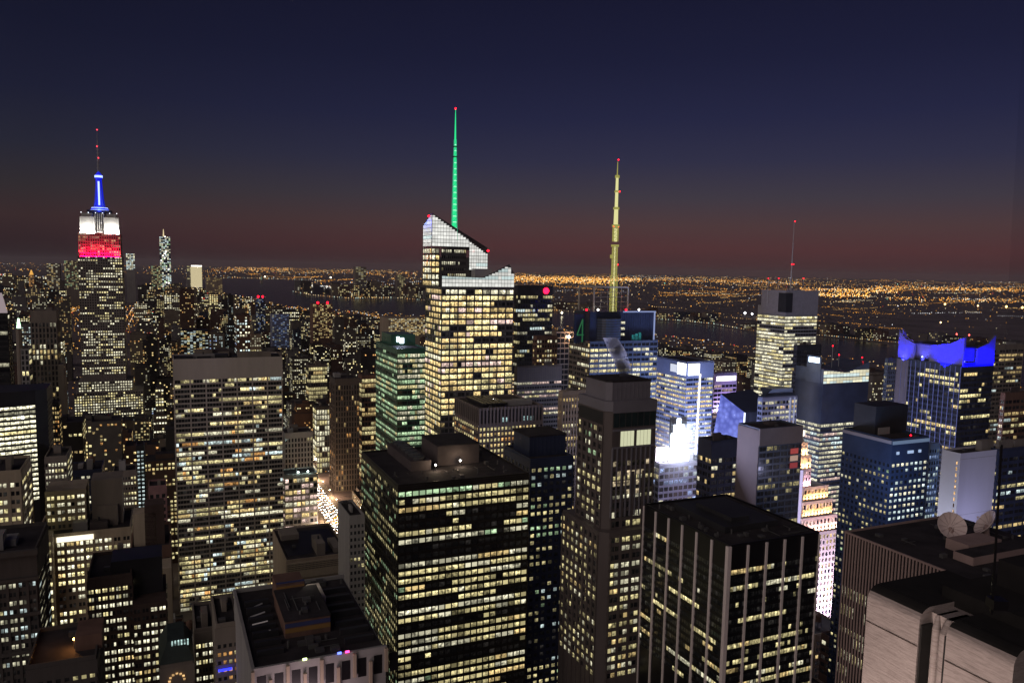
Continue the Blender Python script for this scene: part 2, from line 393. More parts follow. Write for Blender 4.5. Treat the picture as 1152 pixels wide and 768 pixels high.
def roof_kit(b, x0, y0, x1, y1, z, R, n=3, par=1.1, wallm=None, maxh=6.):
    """parapet and rooftop plant"""
    rf = b.mb('roof', m_roof)
    rf.box(x0 + .02, y0 + .02, z - .4, x1 - .02, y1 - .02, z + .05)
    t = .4; pw = b.mb('wall', wallm or m_grey)
    pw.box(x0, y0, z, x1, y0 + t, z + par); pw.box(x0, y1 - t, z, x1, y1, z + par)
    pw.box(x0, y0 + t, z, x0 + t, y1 - t, z + par - .01); pw.box(x1 - t, y0 + t, z, x1, y1 - t, z + par - .01)
    for k in range(n):
        w = (x1 - x0) * R.uniform(.1, .35); l = (y1 - y0) * R.uniform(.1, .35)
        x = R.uniform(x0 + 2, max(x0 + 2.1, x1 - w - 2)); y = R.uniform(y0 + 2, max(y0 + 2.1, y1 - l - 2))
        hp = z + R.uniform(1.5, maxh); b.mb('roof_plant', R.choice((m_olive, m_dkm_, m_grey))).box(x, y, z + .06, x + w, y + l, hp)
        if k == 0 and w > 3 and l > 3: b.mb('vent_stack', m_dark).cone(x + w * .5, y + l * .5, hp, hp + 1.6, .5, .45, 8)
        vx, vy = R.uniform(x0 + 1.5, x1 - 1.5), R.uniform(y0 + 1.5, y1 - 1.5)
        if not (x - 1 < vx < x + w + 1 and y - 1 < vy < y + l + 1): b.mb('air_unit', m_dkgrey).box(vx - .9, vy - .7, z + .06, vx + .9, vy + .7, z + 1.3)
def hero(name, label, xl, xc, xr, yt, D, vis, wall, ncN, ncE, floor_px, stN, stE=None, side='E', depth=35, plant=3, roofm=None, short=None, top=0, spart=None, smat=None, zlow=None, finish=True, cat='building', par=1.1, thresh=7.):
    P, (x0, y0, x1, y1) = place(xl, xc, xr, yt, D, side, depth)
    b = Bld(name, label, P, cat=cat); z1 = P.z - par
    b.mb('wall', wall).box(x0, y0, 0, x1, y1, z1)
    fl = floor_px * D / FPX; b.fl = fl
    n_rows_cut = max(0., min(gnd_z(P, 800), z1 - 3 * fl)) if zlow is None else zlow
    st = dict(stN); k = int((z1 - st['top'] - n_rows_cut) / fl); st['minz'] = z1 - st['top'] - k * fl
    kw = dict(spart=spart, smat=smat)
    b.facade('N', x0, y0, x1, y1, 0, z1, ncN, fl, st, wall, **kw)
    if ncE:
        s2 = dict(stE or stN); s2['minz'] = z1 - s2['top'] - k * fl
        b.facade(side, x0, y0, x1, y1, 0, z1, ncE, fl, s2, wall, **kw)
    roof_kit(b, x0, y0, x1, y1, z1, b.R, plant, par, wall)
    xs = [v for v in (xl, xc, xr) if v is not None]
    HERO.append((min(xs), max(xs), yt, D, vis, short, footprint(P, x0, y0, x1, y1)))
    b.dim = (x0, y0, x1, y1, z1); b.P = P
    if finish: b.finish(thresh)
    return b
def gnd_z(P, py):
    """height at P's ground position seen at image row py"""
    r = ray(*((proj(P)[0]), py)); t = math.hypot(P.x, P.y) / math.hypot(r.x, r.y); return CAMH + r.z * t

# ------------------------------------------------------------------ ground, rivers
def sheet(name, pts, z, material):
    b = MB(); b.poly([(p[0], p[1], z) for p in pts]); o = b.build(name, material); o['kind'] = 'structure'; return o
m_land = mat('dark_land', (.15, .125, .13), .95, .45, .004)
g = MB(); g.quad((-70000, -400, 0), (70000, -400, 0), (70000, 70000, 0), (-70000, 70000, 0)); g.build('ground', m_land)['kind'] = 'structure'
MW = bpy.data.materials.new('river_water'); MW.use_nodes = True; t_ = MW.node_tree; b_ = t_.nodes['Principled BSDF']
b_.inputs['Base Color'].default_value = (.012, .014, .022, 1); b_.inputs['Roughness'].default_value = .2; b_.inputs['IOR'].default_value = 1.14
tc_ = nn(t_, 'ShaderNodeTexCoord'); no_ = nn(t_, 'ShaderNodeTexNoise'); no_.inputs['Scale'].default_value = .03; no_.inputs['Detail'].default_value = 5
bu_ = nn(t_, 'ShaderNodeBump'); bu_.inputs['Strength'].default_value = .8; bu_.inputs['Distance'].default_value = 4
t_.links.new(tc_.outputs['Object'], no_.inputs[0]); t_.links.new(no_.outputs[0], bu_.inputs['Height']); t_.links.new(bu_.outputs[0], b_.inputs['Normal'])
near = [(205, 325), (262, 341), (300, 344), (345, 347), (390, 351), (440, 354), (480, 357), (560, 362), (640, 369), (700, 374), (740, 378), (800, 385), (850, 393),
        (920, 401), (1010, 413), (1100, 426), (1200, 443)]
far = [(1200, 403), (1100, 397), (1010, 388), (930, 380), (880, 377), (845, 374), (800, 366), (760, 362), (735, 361), (690, 357), (640, 352), (600, 349), (540, 346),
       (490, 340), (440, 336), (395, 337), (350, 333), (330, 329), (345, 322), (360, 316), (300, 314), (262, 313), (230, 314)]
WATER = [gnd(*p) for p in near + far]
sheet('river', WATER, .6, MW)
def in_poly(x, y, P):
    r = False; j = len(P) - 1
    for i in range(len(P)):
        a, b = P[i], P[j]
        if (a[1] > y) != (b[1] > y) and x < (b[0] - a[0]) * (y - a[1]) / (b[1] - a[1]) + a[0]: r = not r
        j = i
    return r

# ------------------------------------------------------------------ the towers that stand out
S_off = style()
def rib(b, face, x0, y0, x1, y1, z0, z1, n, w, d, part, m, par=None):
    mb_ = b.mb(part, m)
    for i in range(n + 1):
        if face == 'N': x = x0 + (x1 - x0 - w) * i / n; mb_.box(x, y0 - d, z0, x + w, y0, z1, bottom=True)
        elif face == 'E': y = y0 + (y1 - y0 - w) * i / n; mb_.box(x0 - d, y, z0, x0, y + w, z1, bottom=True)
        else: y = y0 + (y1 - y0 - w) * i / n; mb_.box(x1, y, z0, x1 + d, y + w, z1, bottom=True)

# pale slab left of centre
st = style(every=5, pier=(1.0, .55), mull=.12, span=(1.15, .4), floors=((.42, .88), (.3, .52), (.18, .28), (.1, .06)), run=3.2,
           pal=(('yellow', 6), ('white', 2), ('warm', 2), ('cool', 1.3), ('orange', .8)), gain=(.5, 1.35), top=13.5)
b = hero('office_tower', 'broad pale travertine slab with a blank top band above seven wide bays', None, 195, 317, 404, 560, 690, m_white, 35, 0, 5.62, st, plant=5, depth=34, short='white travertine slab', finish=False)
x0, y0, x1, y1, z1 = b.dim
b.mb('shadow_gap', m_dark).box(x0 + .3, y0 - .3, z1 - 12.2, x1 - .3, y0, z1 - 11.6, bottom=True)
rib(b, 'N', x0, y0, x1, y1, z1 - 11.5, z1 - .1, 7, .25, .08, 'wall', m_white)
for k in range(6): b.mb('roof_plant', m_dark).box(x0 + 4 + k * 12, y0 + 4, z1, x0 + 13 + k * 12, y0 + 12, z1 + rnd.uniform(1.5, 4))
b.finish()

# dark bronze block in the centre
m_bronze = mat('dark_bronze', (.022, .019, .017), .45, .3, .1)
st = style(pier=(.45, .3), span=(1.35, .22), floors=((.7, .93), (.12, .6), (.18, .1)), run=4, pal=(('yellow', 6), ('white', 2), ('warm', 1.2), ('green', .5)), gain=(.6, 1.05), top=1.6, blind=.5)
b = hero('office_tower', 'massive dark bronze block with rows of yellow windows and two lamps on its roof', 407, 448, 595, 545, 300, 768, m_bronze, 20, 24, 9.55, st,
         style(pier=(.45, .3), span=(1.35, .22), floors=((.6, .75), (.2, .4), (.2, .15)), run=2, pal=(('yellow', 5), ('green', 3)), gain=(.3, .8), top=1.6), plant=0, short='dark bronze block', finish=False, par=.8)
x0, y0, x1, y1, z1 = b.dim; w = x1 - x0; l = y1 - y0
ph = b.mb('penthouse', m_dkm_); ph.box(x0 + w * .44, y0 + l * .42, z1, x0 + w * .78, y0 + l * .80, z1 + 8.5)
b.mb('penthouse_roof', m_roof).box(x0 + w * .44 - .2, y0 + l * .42 - .2, z1 + 8.5, x0 + w * .78 + .2, y0 + l * .80 + .2, z1 + 8.9, bottom=True)
ct = b.mb('cooling_tower', m_dkm_); ct.box(x0 + w * .20, y0 + l * .34, z1, x0 + w * .36, y0 + l * .96, z1 + 4.2)
for k in range(6):
    cyy = y0 + l * (.40 + .1 * k); b.mb('cooling_fan', m_dark).cone(x0 + w * .28, cyy, z1 + 4.2, z1 + 5.2, 3.0, 2.7, 14)
clutter(b, x0 + 2, y0 + 3, x1 - 3, y0 + l * .3, z1 + .06, 16, 1); clutter(b, x0 + w * .8, y0 + 3, x1 - 3, y1 - 3, z1 + .06, 12, 2)
for (fx, fy, nm) in ((.38, .30, 'a'), (.60, .36, 'b')):
    p = (x0 + w * fx, y0 + l * fy, z1)
    b.mb('roof_lamp', e_white).ball((p[0], p[1], p[2] + 2.6), .42); b.mb('lamp_post', m_dark).cone(p[0], p[1], z1, z1 + 2.3, .12, .1, 6)
    point_light('roof_lamp_light', (p[0], p[1] - .8, p[2] + 2.8), 900, (1, .75, .5), .3, b.root)
b.finish()

# navy tower with small square windows right of it
st = style(pier=(2.9, .2), span=(1.9, .18), floors=((.6, .75), (.4, .35)), run=1.3, pal=(('yellow', 5), ('green', 2), ('cool', 1)), gain=(.35, .8), top=3)
m_navy = mat('navy_panel', (.035, .045, .085), .5, .2, .1)
b = hero('office_tower', 'dark navy tower with small square windows and a box penthouse right of the bronze block', 568, 597, 645, 516, 380, 768, m_navy, 7, 7, 8.6, st, plant=0, short='navy tower', finish=False)
x0, y0, x1, y1, z1 = b.dim; w = x1 - x0; l = y1 - y0
b.mb('penthouse', m_navy).box(x0 + w * .12, y0 + l * .25, z1, x0 + w * .98, y0 + l * .85, z1 + 10)
b.mb('penthouse_roof', m_roof).box(x0 + w * .1, y0 + l * .23, z1 + 10, x0 + w, y0 + l * .87, z1 + 10.8, bottom=True)
rib(b, 'N', x0 + w * .12, y0 + l * .25, x0 + w * .98, 0, z1 + .2, z1 + 9.8, 9, .5, .3, 'penthouse_rib', m_navy)
b.finish()

# stepped brown granite tower
P = at(684, 453, 305); fx = lambda px: along(P, Vw, px); fu = lambda px: along(P, Uw, px)
b = Bld('office_tower', 'stepped brown granite tower with a box crown and two big pale lit windows', P)
m_gran = mat('brown_granite', (.12, .10, .095), .6, .2, .15, streak=1)
Wn, L = fx(738), fu(652); z1 = P.z; fl = 10.4 * 305 / FPX
zs = gnd_z(P, 598)
b.mb('wall', m_gran).prism([(2.5, 0), (Wn, 0), (Wn, L), (0, L), (0, 2.5)], zs, z1)
b.mb('wall', m_gran).prism([(.5, -3.5), (Wn + 3, -3.5), (Wn + 3, L + 7), (-2.5, L + 7), (-2.5, -.5)], 0, zs + .5)
m_cr = mat('lit_crown_panel', (.19, .18, .205), .6, .12, .1); b.mb('crown', m_cr).prism([(3, 2), (Wn - 1.5, 2), (Wn - 1.5, L - 3), (1.2, L - 3), (1.2, 4)], z1, z1 + 7.6)  # crown painted paler than the granite: the square's bluish light put into the colour
b.mb('roof', m_roof).prism([(2.8, 1.8), (Wn - 1.3, 1.8), (Wn - 1.3, L - 2.8), (1.0, L - 2.8), (1.0, 3.8)], z1 + 7.6, z1 + 8.2)
rib(b, 'N', 3, 2, Wn - 1.5, 0, z1 + .2, z1 + 7.4, 9, .22, .12, 'crown', m_cr); b.mb('crown', m_cr).box(2.9, 1.86, z1 + 5.2, Wn - 1.4, 2, z1 + 5.5, bottom=True)
b.mb('shoulder_cap', m_cr).prism([(2.2, -.4), (Wn + .4, -.4), (Wn + .4, L), (-.4, L), (-.4, 2.2)], z1 - 3.6, z1 + .3)
b.mb('louvre_band', m_dark).box(-.3, 3, z1 - 9.2, -.02, L - .5, z1 - 4.2, bottom=True)
st = style(pier=(1.2, .55), span=(1.5, .22), every=2, mull=.3, floors=((.45, .15), (.3, .8), (.25, .4)), run=1.6, pal=(('yellow', 4), ('white', 4), ('orange', .6)), gain=(.5, 1.15), top=28)
b.facade('N', 2.5, 0, Wn, L, zs + .5, z1, 8, fl, st, m_gran); st = dict(st); st['top'] = 9.6; st['floors'] = ((.55, .7), (.45, .3)); st['pal'] = (('yellow', 4), ('white', 4), ('green', 1.5))
b.facade('E', 0, 2.5, Wn, L, zs + .5, z1, 10, fl, st, m_gran)
st = style(pier=(1.15, .6), span=(1.5, .22), every=2, mull=.3, floors=((.6, .85), (.4, .5)), run=1.6, pal=(('yellow', 5), ('white', 3), ('warm', 1)), gain=(.4, 1.1), top=1.)
st['minz'] = zs - 17 * fl
b.facade('N', .5, -3.5, Wn + 3, L, 0, zs, 10, fl, st, m_gran); b.facade('E', -2.5, -.5, Wn, L + 7, 0, zs, 16, fl, st, m_gran)
for za_, zb_ in ((z1 - 18.4, z1 - 17.7), (z1 - 11.5, z1 - 10.7), (z1 - 4.2, z1 - 3.6)): b.mb('stone_band', m_cr).box(2.4, -.62, za_, Wn + .2, -.01, zb_, bottom=True)
for k in range(7):
    xa = 2.5 + (Wn - 2.5) * k / 7; b.mb('crown_glazing', m_dkgl_).box(xa + .15, -.36, z1 - 9.9, 2.5 + (Wn - 2.5) * (k + 1) / 7 - .15, -.2, z1 - 4.4, bottom=True)
for k in range(9):
    for j, dz in enumerate((23.5, 27.5, 31.5, 35.2)):
        xa = 2.5 + (Wn - 2.5) * k / 9; lt = b.R.random() < .45; q_ = b.R.uniform(.3, .9) if lt else .012
        b.win.append(([Vector((xa + .35, -.3, z1 - dz - 2)), Vector((xa + 1.9, -.3, z1 - dz - 2)), Vector((xa + 1.9, -.3, z1 - dz)), Vector((xa + .35, -.3, z1 - dz))], (q_, q_ * .8, q_ * .5, 0), lt))
    b.mb('crown_pier', m_cr).box(xa - .25, -.75, z1 - 46, xa + .25, -.01, z1 - 18.4, bottom=True)
for k, (a, c) in enumerate(((.18, .50), (.56, .90))):
    for q in range(4):
        xa = 2.5 + (Wn - 2.5) * (a + (c - a) * q / 4); xb = 2.5 + (Wn - 2.5) * (a + (c - a) * (q + .93) / 4)
        b.win.append(([Vector((xa, -.34, z1 - 17.6)), Vector((xb, -.34, z1 - 17.6)), Vector((xb, -.34, z1 - 11.6)), Vector((xa, -.34, z1 - 11.6))], (.85, .86, .56, 1), True))
HERO.append((626, 740, 430, 305, 768, 'stepped brown granite tower', footprint(P, -4, -4, Wn + 3, L + 8)))
b.finish()

# black tower with white piers
m_pier = mat('white_marble_pier', (.78, .69, .67), .6, .1, .3, streak=1); m_black = mat('black_glass_wall', (.012, .011, .013), .35, .3, .1)
st = style(every=6, pier=(1.25, .6), mull=.12, span=(1.25, .12), floors=((.3, .75), (.35, .28), (.35, .06)), run=3.5, pal=(('yellow', 6), ('white', 1.5), ('warm', 1)), gain=(.35, 1.1), top=7.5, ptop=1)
hz = dict(ppart='white_pier', pmat=m_pier)
P, (x0, y0, x1, y1) = place(725, 820, 922, 613, 258, 'E', 40)
b = Bld('office_tower', 'black glass tower with thin white vertical piers and a bare flat roof', P)
z1 = P.z; b.mb('wall', m_black).box(x0, y0, 0, x1, y1, z1 - .8)
fl = 10.3 * 258 / FPX; st['minz'] = z1 - 7.5 - 17 * fl
b.facade('N', x0, y0, x1, y1, 0, z1 - .8, 30, fl, st, m_black, **hz); b.facade('E', x0, y0, x1, y1, 0, z1 - .8, 36, fl, st, m_black, **hz)
b.mb('white_pier', m_pier).box(-.7, -.7, 0, .75, .75, z1 - .4)
roof_kit(b, x0, y0, x1, y1, z1 - .8, b.R, 0, .8, m_black)
b.mb('roof_plant', m_dark).box(x0 + 8, y0 + 12, z1 - .7, x1 - 8, y1 - 8, z1 + 1.5)
clutter(b, x0 + 2, y0 + 2, x1 - 2, y0 + 11, z1 - .7, 16, 3); clutter(b, x0 + 1, y0 + 12, x0 + 7, y1 - 3, z1 - .7, 10, 4)
b.mb('roof_plant', m_dark).box(x0 + 14, y0 + 16, z1 + 1.5, x1 - 18, y1 - 14, z1 + 3)
HERO.append((716, 922, 555, 258, 768, 'black tower with white piers', footprint(P, x0, y0, x1, y1))); b.finish()

# ribbed slab with satellite dishes, very near
Pf = at(951, 597, 235); L = -along(Pf, Uw, 1215); P = Pf - Uw * L
b = Bld('office_tower', 'near slab of close brown vertical ribs with satellite dishes on its black roof', P)
Wd = 48; z1 = P.z; m_rib = mat('brown_rib', (.34, .245, .225), .7, .15, .2, streak=1)
b.mb('wall', m_black).box(0, 0, 0, Wd, L, z1 - .6); n = 62
b.mb('roof', m_roof).box(.1, .1, z1 - .6, Wd - .1, L - .1, z1 - .45)
rib(b, 'E', 0, 0, 0, L, 0, z1, n, L / n * .42, .22, 'rib', m_rib)
b.mb('parapet', m_rib).box(-.3, L - .4, z1 - .55, Wd, L + .05, z1 + .15, bottom=True); b.mb('parapet', m_rib).box(-.26, 0, z1 - .5, .3, L - .4, z1 + .02, bottom=True)
R = random.Random(5)
for dz, hh, p in ((15.5, 3.2, .12), (20.2, 3.3, .92), (25.8, 3.3, .9), (31.2, 1.7, .7), (34.6, 3.0, .75), (39.6, 3.0, .7), (44.5, 3.0, .3), (49.5, 3.0, .6)):
    left = 0; on = True
    for i in range(n):
        if left <= 0: on = R.random() < (p if i > n * .55 else p * .6); left = R.randint(1, 7); g_ = R.uniform(.75, 1.5)
        left -= 1
        a = L / n * (i + .5) + .06; c = L / n * (i + 1) - .08; za = z1 - dz; q = PAL[R.choice(('white', 'yellow', 'white'))]
        lit = (q[0] * g_, q[1] * g_, q[2] * g_, R.choice((0, 0, .4))) if on else (.003, .003, .004, 0)
        b.win.append(([Vector((-.05, c, za)), Vector((-.05, a, za)), Vector((-.05, a, za + hh)), Vector((-.05, c, za + hh))], lit, on))
clutter(b, 4, L * .35, Wd - 4, L - 4, z1 - .45, 26, 5)
# mechanical house and screen
def local_of(px, py, z):
    q = gnd(px, py, z) - Vector((P.x, P.y, 0)); return q.dot(Vw), q.dot(Uw)
mz = z1 - .45
hx, hy = local_of(1072, 628, mz)
b.mb('plant_house', m_rib).box(hx, hy - 6, mz, hx + 26, hy, mz + 2.2); b.mb('plant_house_roof', m_roof).box(hx + .3, hy - 5.7, mz + 2.2, hx + 25.7, hy - .3, mz + 2.4, bottom=True)
b.mb('plant_house', m_rib).box(hx + 6, hy, mz, hx + 20, hy + 7, mz + 3.0)
def dish(bx_, by_, r, face, name):
    root = tag(empty(name[0], (0, 0, 0)), name[1], 'satellite dish'); root.matrix_world = b.mw @ Matrix.Translation((bx_, by_, mz))
    zc = r * .95; M4 = Matrix.Translation((0, 0, zc)) @ Vector(face).to_track_quat('Z', 'Y').to_matrix().to_4x4()
    mb_ = MB(); rings, seg = 6, 24; mr_ = MB()
    pts = [[tuple(M4 @ Vector((r * i / rings * math.cos(2 * math.pi * j / seg), r * i / rings * math.sin(2 * math.pi * j / seg), .42 * r * (i / rings) ** 2 - .2 * r))) for j in range(seg)] for i in range(rings + 1)]
    for i in range(rings):
        for j in range(seg):
            j2 = (j + 1) % seg; mb_.quad(pts[i][j], pts[i + 1][j], pts[i + 1][j2], pts[i][j2])
    d_ = mb_.build('reflector', m_dish, root); sm = d_.modifiers.new('s', 'SOLIDIFY'); sm.thickness = .12
    for j in range(0, seg, 2):
        mr_.bar(Vector(pts[1][j]) + M4.to_3x3() @ Vector((0, 0, .07)), Vector(pts[rings][j]) + M4.to_3x3() @ Vector((0, 0, .07)), .045)
    mr_.build('panel_seam', m_rib, d_)
    f = M4 @ Vector((0, 0, r * .75)); fe = MB(); fe.ball(f, .28)
    for j in (0, 8, 16): fe.bar(pts[rings][j], f, .05)
    fe.build('feed_horn', m_dish, d_)
    sd = MB(); sd.cone(0, 0, 0, zc - .1 * r, r * .28, r * .14, 8); sd.bar((0, 0, .3 * r), M4 @ Vector((0, 0, -.2 * r)), .2); sd.build('pedestal', m_rib, root)
m_dish = mat('pale_dish', (.72, .60, .57), .6, .08, .4)
dx, dy = local_of(1069, 606, mz); dish(dx, dy, 4.1, (-.55, -.95, .75), ('satellite_dish', 'round pale ribbed satellite dish seen face on, on the black roof of the ribbed slab'))
dx, dy = local_of(1109, 603, mz); dish(dx, dy, 4.2, (-1.0, .75, .85), ('satellite_dish', 'satellite dish seen edge on, right of the round pale dish on the black roof'))
HERO.append((935, 1152, 565, 200, 768, 'near ribbed slab', footprint(P, 0, 0, Wd, L))); b.finish()

# ------------------------------------------------------------------ glass tower with the sloped crown and green spire
m_glass = mat('pale_grey_glass', (.10, .10, .10), .2, .2, .05, spec=.6)
D = 545; P = at(497, 323, D); fx = lambda px: along(P, Vw, px); fu = lambda px: along(P, Uw, px)
z1 = P.z; Wn = fx(578); L = fu(479); zb = gnd_z(P, 520); px_m = D / FPX
def warp(x, y, z):
    t = max(0, (z1 - z)) / (z1 - zb); return (x + (x / Wn) * t * 1.6 - t * 1.0 * (1 - x / Wn), y, z)
b = Bld('glass_tower', 'tallest faceted glass tower with a sloping lit crown and bright warm floors', P, warp=None)
b.mb('wall', m_glass).box(0, 0, 0, Wn, L, z1)
st = style(every=2, pier=(.95, .2), mull=.14, span=(1.45, .2), floors=((.72, .94), (.24, .65), (.04, .15)), run=2.8, pal=(('warm', 6), ('yellow', 4), ('pink', 1.2), ('white', .8)), gain=(.95, 1.9), top=1.0, blind=.35)
st['minz'] = z1 - 1 - 28 * 4.2
b.facade('N', 0, 0, Wn, L, 0, z1, 18, 4.2, st, m_glass); b.facade('E', 0, 0, Wn, L, 0, z1, 12, 4.2, st, m_glass)
# back volume rises behind and left
y_b = L * .45; X0 = fx(488); X1 = fx(551) + 4
c_lit = style(pier=(.16, .1), every=1, span=(.3, .08), floors=((1, 1.),), pal=(('clear', 4), ('cool', .6)), gain=(.85, 1.25), blind=1, run=9)
zA = z1 + (323 - 243) * px_m * 1.04; zB = z1 + (323 - 284) * px_m * 1.04
b.mb('upper_block', m_glass).box(-2.2, y_b, z1, X1 - 2, L, zB - 4)
slope = lambda x: zA + (zB - zA) * (x + 0) / (X1 + 2.2)
zc = z1 + (323 - 277) * px_m
cw = b.mb('crown_screen', m_glass)
def wedge(x0, x1, y0, zlo, f, th=1.2):
    pts = [(x0, y0, zlo), (x1, y0, zlo), (x1, y0, f(x1)), (x0, y0, f(x0))]; cw.slab(pts, (0, th, 0))
wedge(-2.2, X1, y_b - .8, zc, lambda x: slope(x + 2.2)); cw.slab([(-2.2, y_b + .4, zc), (-2.2, y_b + .4, zA), (-2.2, L, zA - 7), (-2.2, L, zc)], (1., 0, 0))
s3 = dict(c_lit); s3['zmax'] = lambda a: slope(a) - .3
b.facade('N', -2.2, y_b - .8, X1, L, zc, zA, 20, 2.6, s3, m_glass, part='crown_screen')
s4 = dict(c_lit); s4['zmax'] = lambda a: zA - 7.4 + 7 * a / (L - y_b); b.facade('E', -2.2, y_b + .4, X1, L, zc, zA, 8, 2.6, s4, m_glass, part='crown_screen')
# right end of the screen comes down over the block
wedge(X1 - 14, X1, y_b - 1.2, z1 + 12, lambda x: slope(x + 2.2) - .5, .5)
s5 = dict(c_lit); s5['zmax'] = lambda a: slope(X1 - 14 + 2.2 + a) - 1; b.facade('N', X1 - 14, y_b - 1.2, X1, L, z1 + 12, zB + 10, 8, 2.6, s5, m_glass, part='crown_screen')
# lit office floors in the recess
s6 = style(pier=(.5, .2), span=(2.2, .2), floors=((1, .55),), pal=(('yellow', 1), ('white', 1)), gain=(.3, .9), run=5)
b.facade('N', 5, y_b, X1 - 16, L, z1 + 6, zc - 1, 12, 4.6, s6, m_glass, part='upper_block')
s7 = style(pier=(.6, .2), span=(1.5, .2), floors=((1, 1),), pal=(('warm', 1), ('white', 1)), gain=(.9, 1.4)); b.facade('N', -2.2, y_b - .1, 3.4, L, z1, zc - 1, 2, 4.4, s7, m_glass, part='upper_block')
b.facade('E', -2.2, y_b, X1, L, z1, zc - 1, 5, 4.4, s7, m_glass, part='upper_block')
# front crown: glazed screen with a raised right peak
fzs = [(0, z1 + 8.0), (Wn * .12, z1 + 7.6), (Wn * .55, z1 + 7.0), (Wn * .7, z1 + 10.5), (Wn * .93, z1 + 16.5), (Wn, z1 + 10)]
def fz(x):
    for (a, za), (c, zc_) in zip(fzs, fzs[1:]):
        if x <= c: return za + (zc_ - za) * (x - a) / (c - a)
    return fzs[-1][1]
cw.slab([(0, -.3, z1 + .4), (Wn, -.3, z1 + .4)] + [(x, -.3, z) for x, z in reversed(fzs)], (0, .6, 0))
s8 = dict(c_lit); s8['zmax'] = lambda a: fz(a) - .3; s8['gain'] = (.8, 1.15)
b.facade('N', 0, -.3, Wn, L, z1 + .4, z1 + 16, 22, 2.6, s8, m_glass, part='crown_screen')
b.mb('sloping_roof', m_steel).slab([(Wn * .55, .4, z1 + 7.0), (Wn * .93, .4, z1 + 16.3), (Wn, 14, z1 + 12), (Wn * .6, 14, z1 + 6)], (0, 0, -.5))
b.mb('cooling_unit', m_steel).box(Wn * .5, y_b - 9, z1, Wn * .74, y_b - 1.5, z1 + 13)
for px_, py_ in ((482.5, 244), (549, 283)):
    q = at(px_, py_, D + y_b * .9) - Vector((P.x, P.y, 0)); b.mb('beacon', e_red).ball((q.dot(Vw), q.dot(Uw), q.z + .6), .75)
# spire
q = at(511, 264, D + 22) - Vector((P.x, P.y, 0)); sx, sy, sz0 = q.dot(Vw), q.dot(Uw), q.z
top = at(510.5, 123, D + 22).z; H = top - sz0
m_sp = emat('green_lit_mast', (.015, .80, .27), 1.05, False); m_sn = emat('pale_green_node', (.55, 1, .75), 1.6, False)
sp = b.mb('spire', m_sp); node = b.mb('spire_lamp', m_sn); lat = b.mb('spire_lattice', emat('green_glow_lattice', (.05, .62, .33), .55, False)); jn = b.mb('spire_joint', m_dark)  # lattice steel glows too: the spire's green light put into its colour
z00 = sz0 - 4
rad_ = lambda z: 2.5 * (1 - (z - sz0) / H) ** .8 + .28
n = 22
for k in range(n):
    za = z00 + (top - z00) * k / n; zc_ = z00 + (top - z00) * (k + 1) / n; ra, rb = rad_(max(za, sz0)), rad_(zc_ - .01)
    sp.cone(sx, sy, za, zc_, ra * .62, rb * .62, 8)
    if k < 17:
        node.cone(sx, sy, za + .3, za + (zc_ - za) * .45, ra * .72, ra * .2, 8)
        for j in range(4):
            t0 = j * math.pi / 2 + .6; t1 = t0 + math.pi / 2
            lat.bar((sx + ra * math.cos(t0), sy + ra * math.sin(t0), za), (sx + rb * math.cos(t0), sy + rb * math.sin(t0), zc_), .14)
            lat.bar((sx + ra * math.cos(t0), sy + ra * math.sin(t0), za), (sx + rb * math.cos(t1), sy + rb * math.sin(t1), zc_), .1)
for f_ in (.62, .70): jn.cone(sx, sy, sz0 + H * f_, sz0 + H * f_ + .7, rad_(sz0 + H * f_) * 1.3, rad_(sz0 + H * f_) * 1.3, 8)
b.mb('beacon', e_red).ball((sx, sy, top + .5), .6)
HERO.append((473, 583, 245, D, 497, 'tall sloped-crown glass tower', footprint(P, -5, -2, Wn, L)))
b.finish()

# green lit glass tower left of it
st = style(pier=(.5, .2), every=4, mull=.12, span=(1.5, .2), floors=((.85, .95), (.15, .55)), run=4, pal=(('green', 2), ('white', 5), ('yellow', 3)), gain=(.6, 1.1), top=2.5)
sE = style(pier=(.4, .2), every=1, span=(1.9, .2), floors=((.8, .85), (.2, .3)), run=4, pal=(('green', 8), ('yellow', 1)), gain=(.45, .95), top=2.5)
b = hero('office_tower', 'glass tower glowing green with a small white lit roof sign', 423, 447, 481, 392, 600, 505, m_green, 12, 14, 6.0, st, sE, plant=0, short='green-lit glass tower', finish=False)
x0, y0, x1, y1, z1 = b.dim
b.mb('penthouse', m_green).box(4, y1 * .5, z1, x1, y1 - 3, z1 + 9)
sgn = b.mb('roof_sign', emat('white_blue_sign', (.75, .82, 1), 6)); q = at(448, 385, 597) - Vector((P.x, P.y, 0))
qq = at(450, 384, 600 + y1 * .5) - Vector((b.P.x, b.P.y, 0)); X_, Z_ = qq.dot(Vw), qq.z
sgn.box(X_ - 2.2, y1 * .5 - .5, Z_ - .4, X_ - .2, y1 * .5 - .1, Z_ + 3.6, bottom=True); sgn.box(X_ + .3, y1 * .5 - .5, Z_ - 1.6, X_ + 3.6, y1 * .5 - .1, Z_ + 2.6, bottom=True)
area_light('sign_light', (X_, y1 * .5 - 2, Z_ + 1), (X_, -20, Z_ - 20), 6, 4, 1500, (.6, .7, 1), b.root)
b.finish()

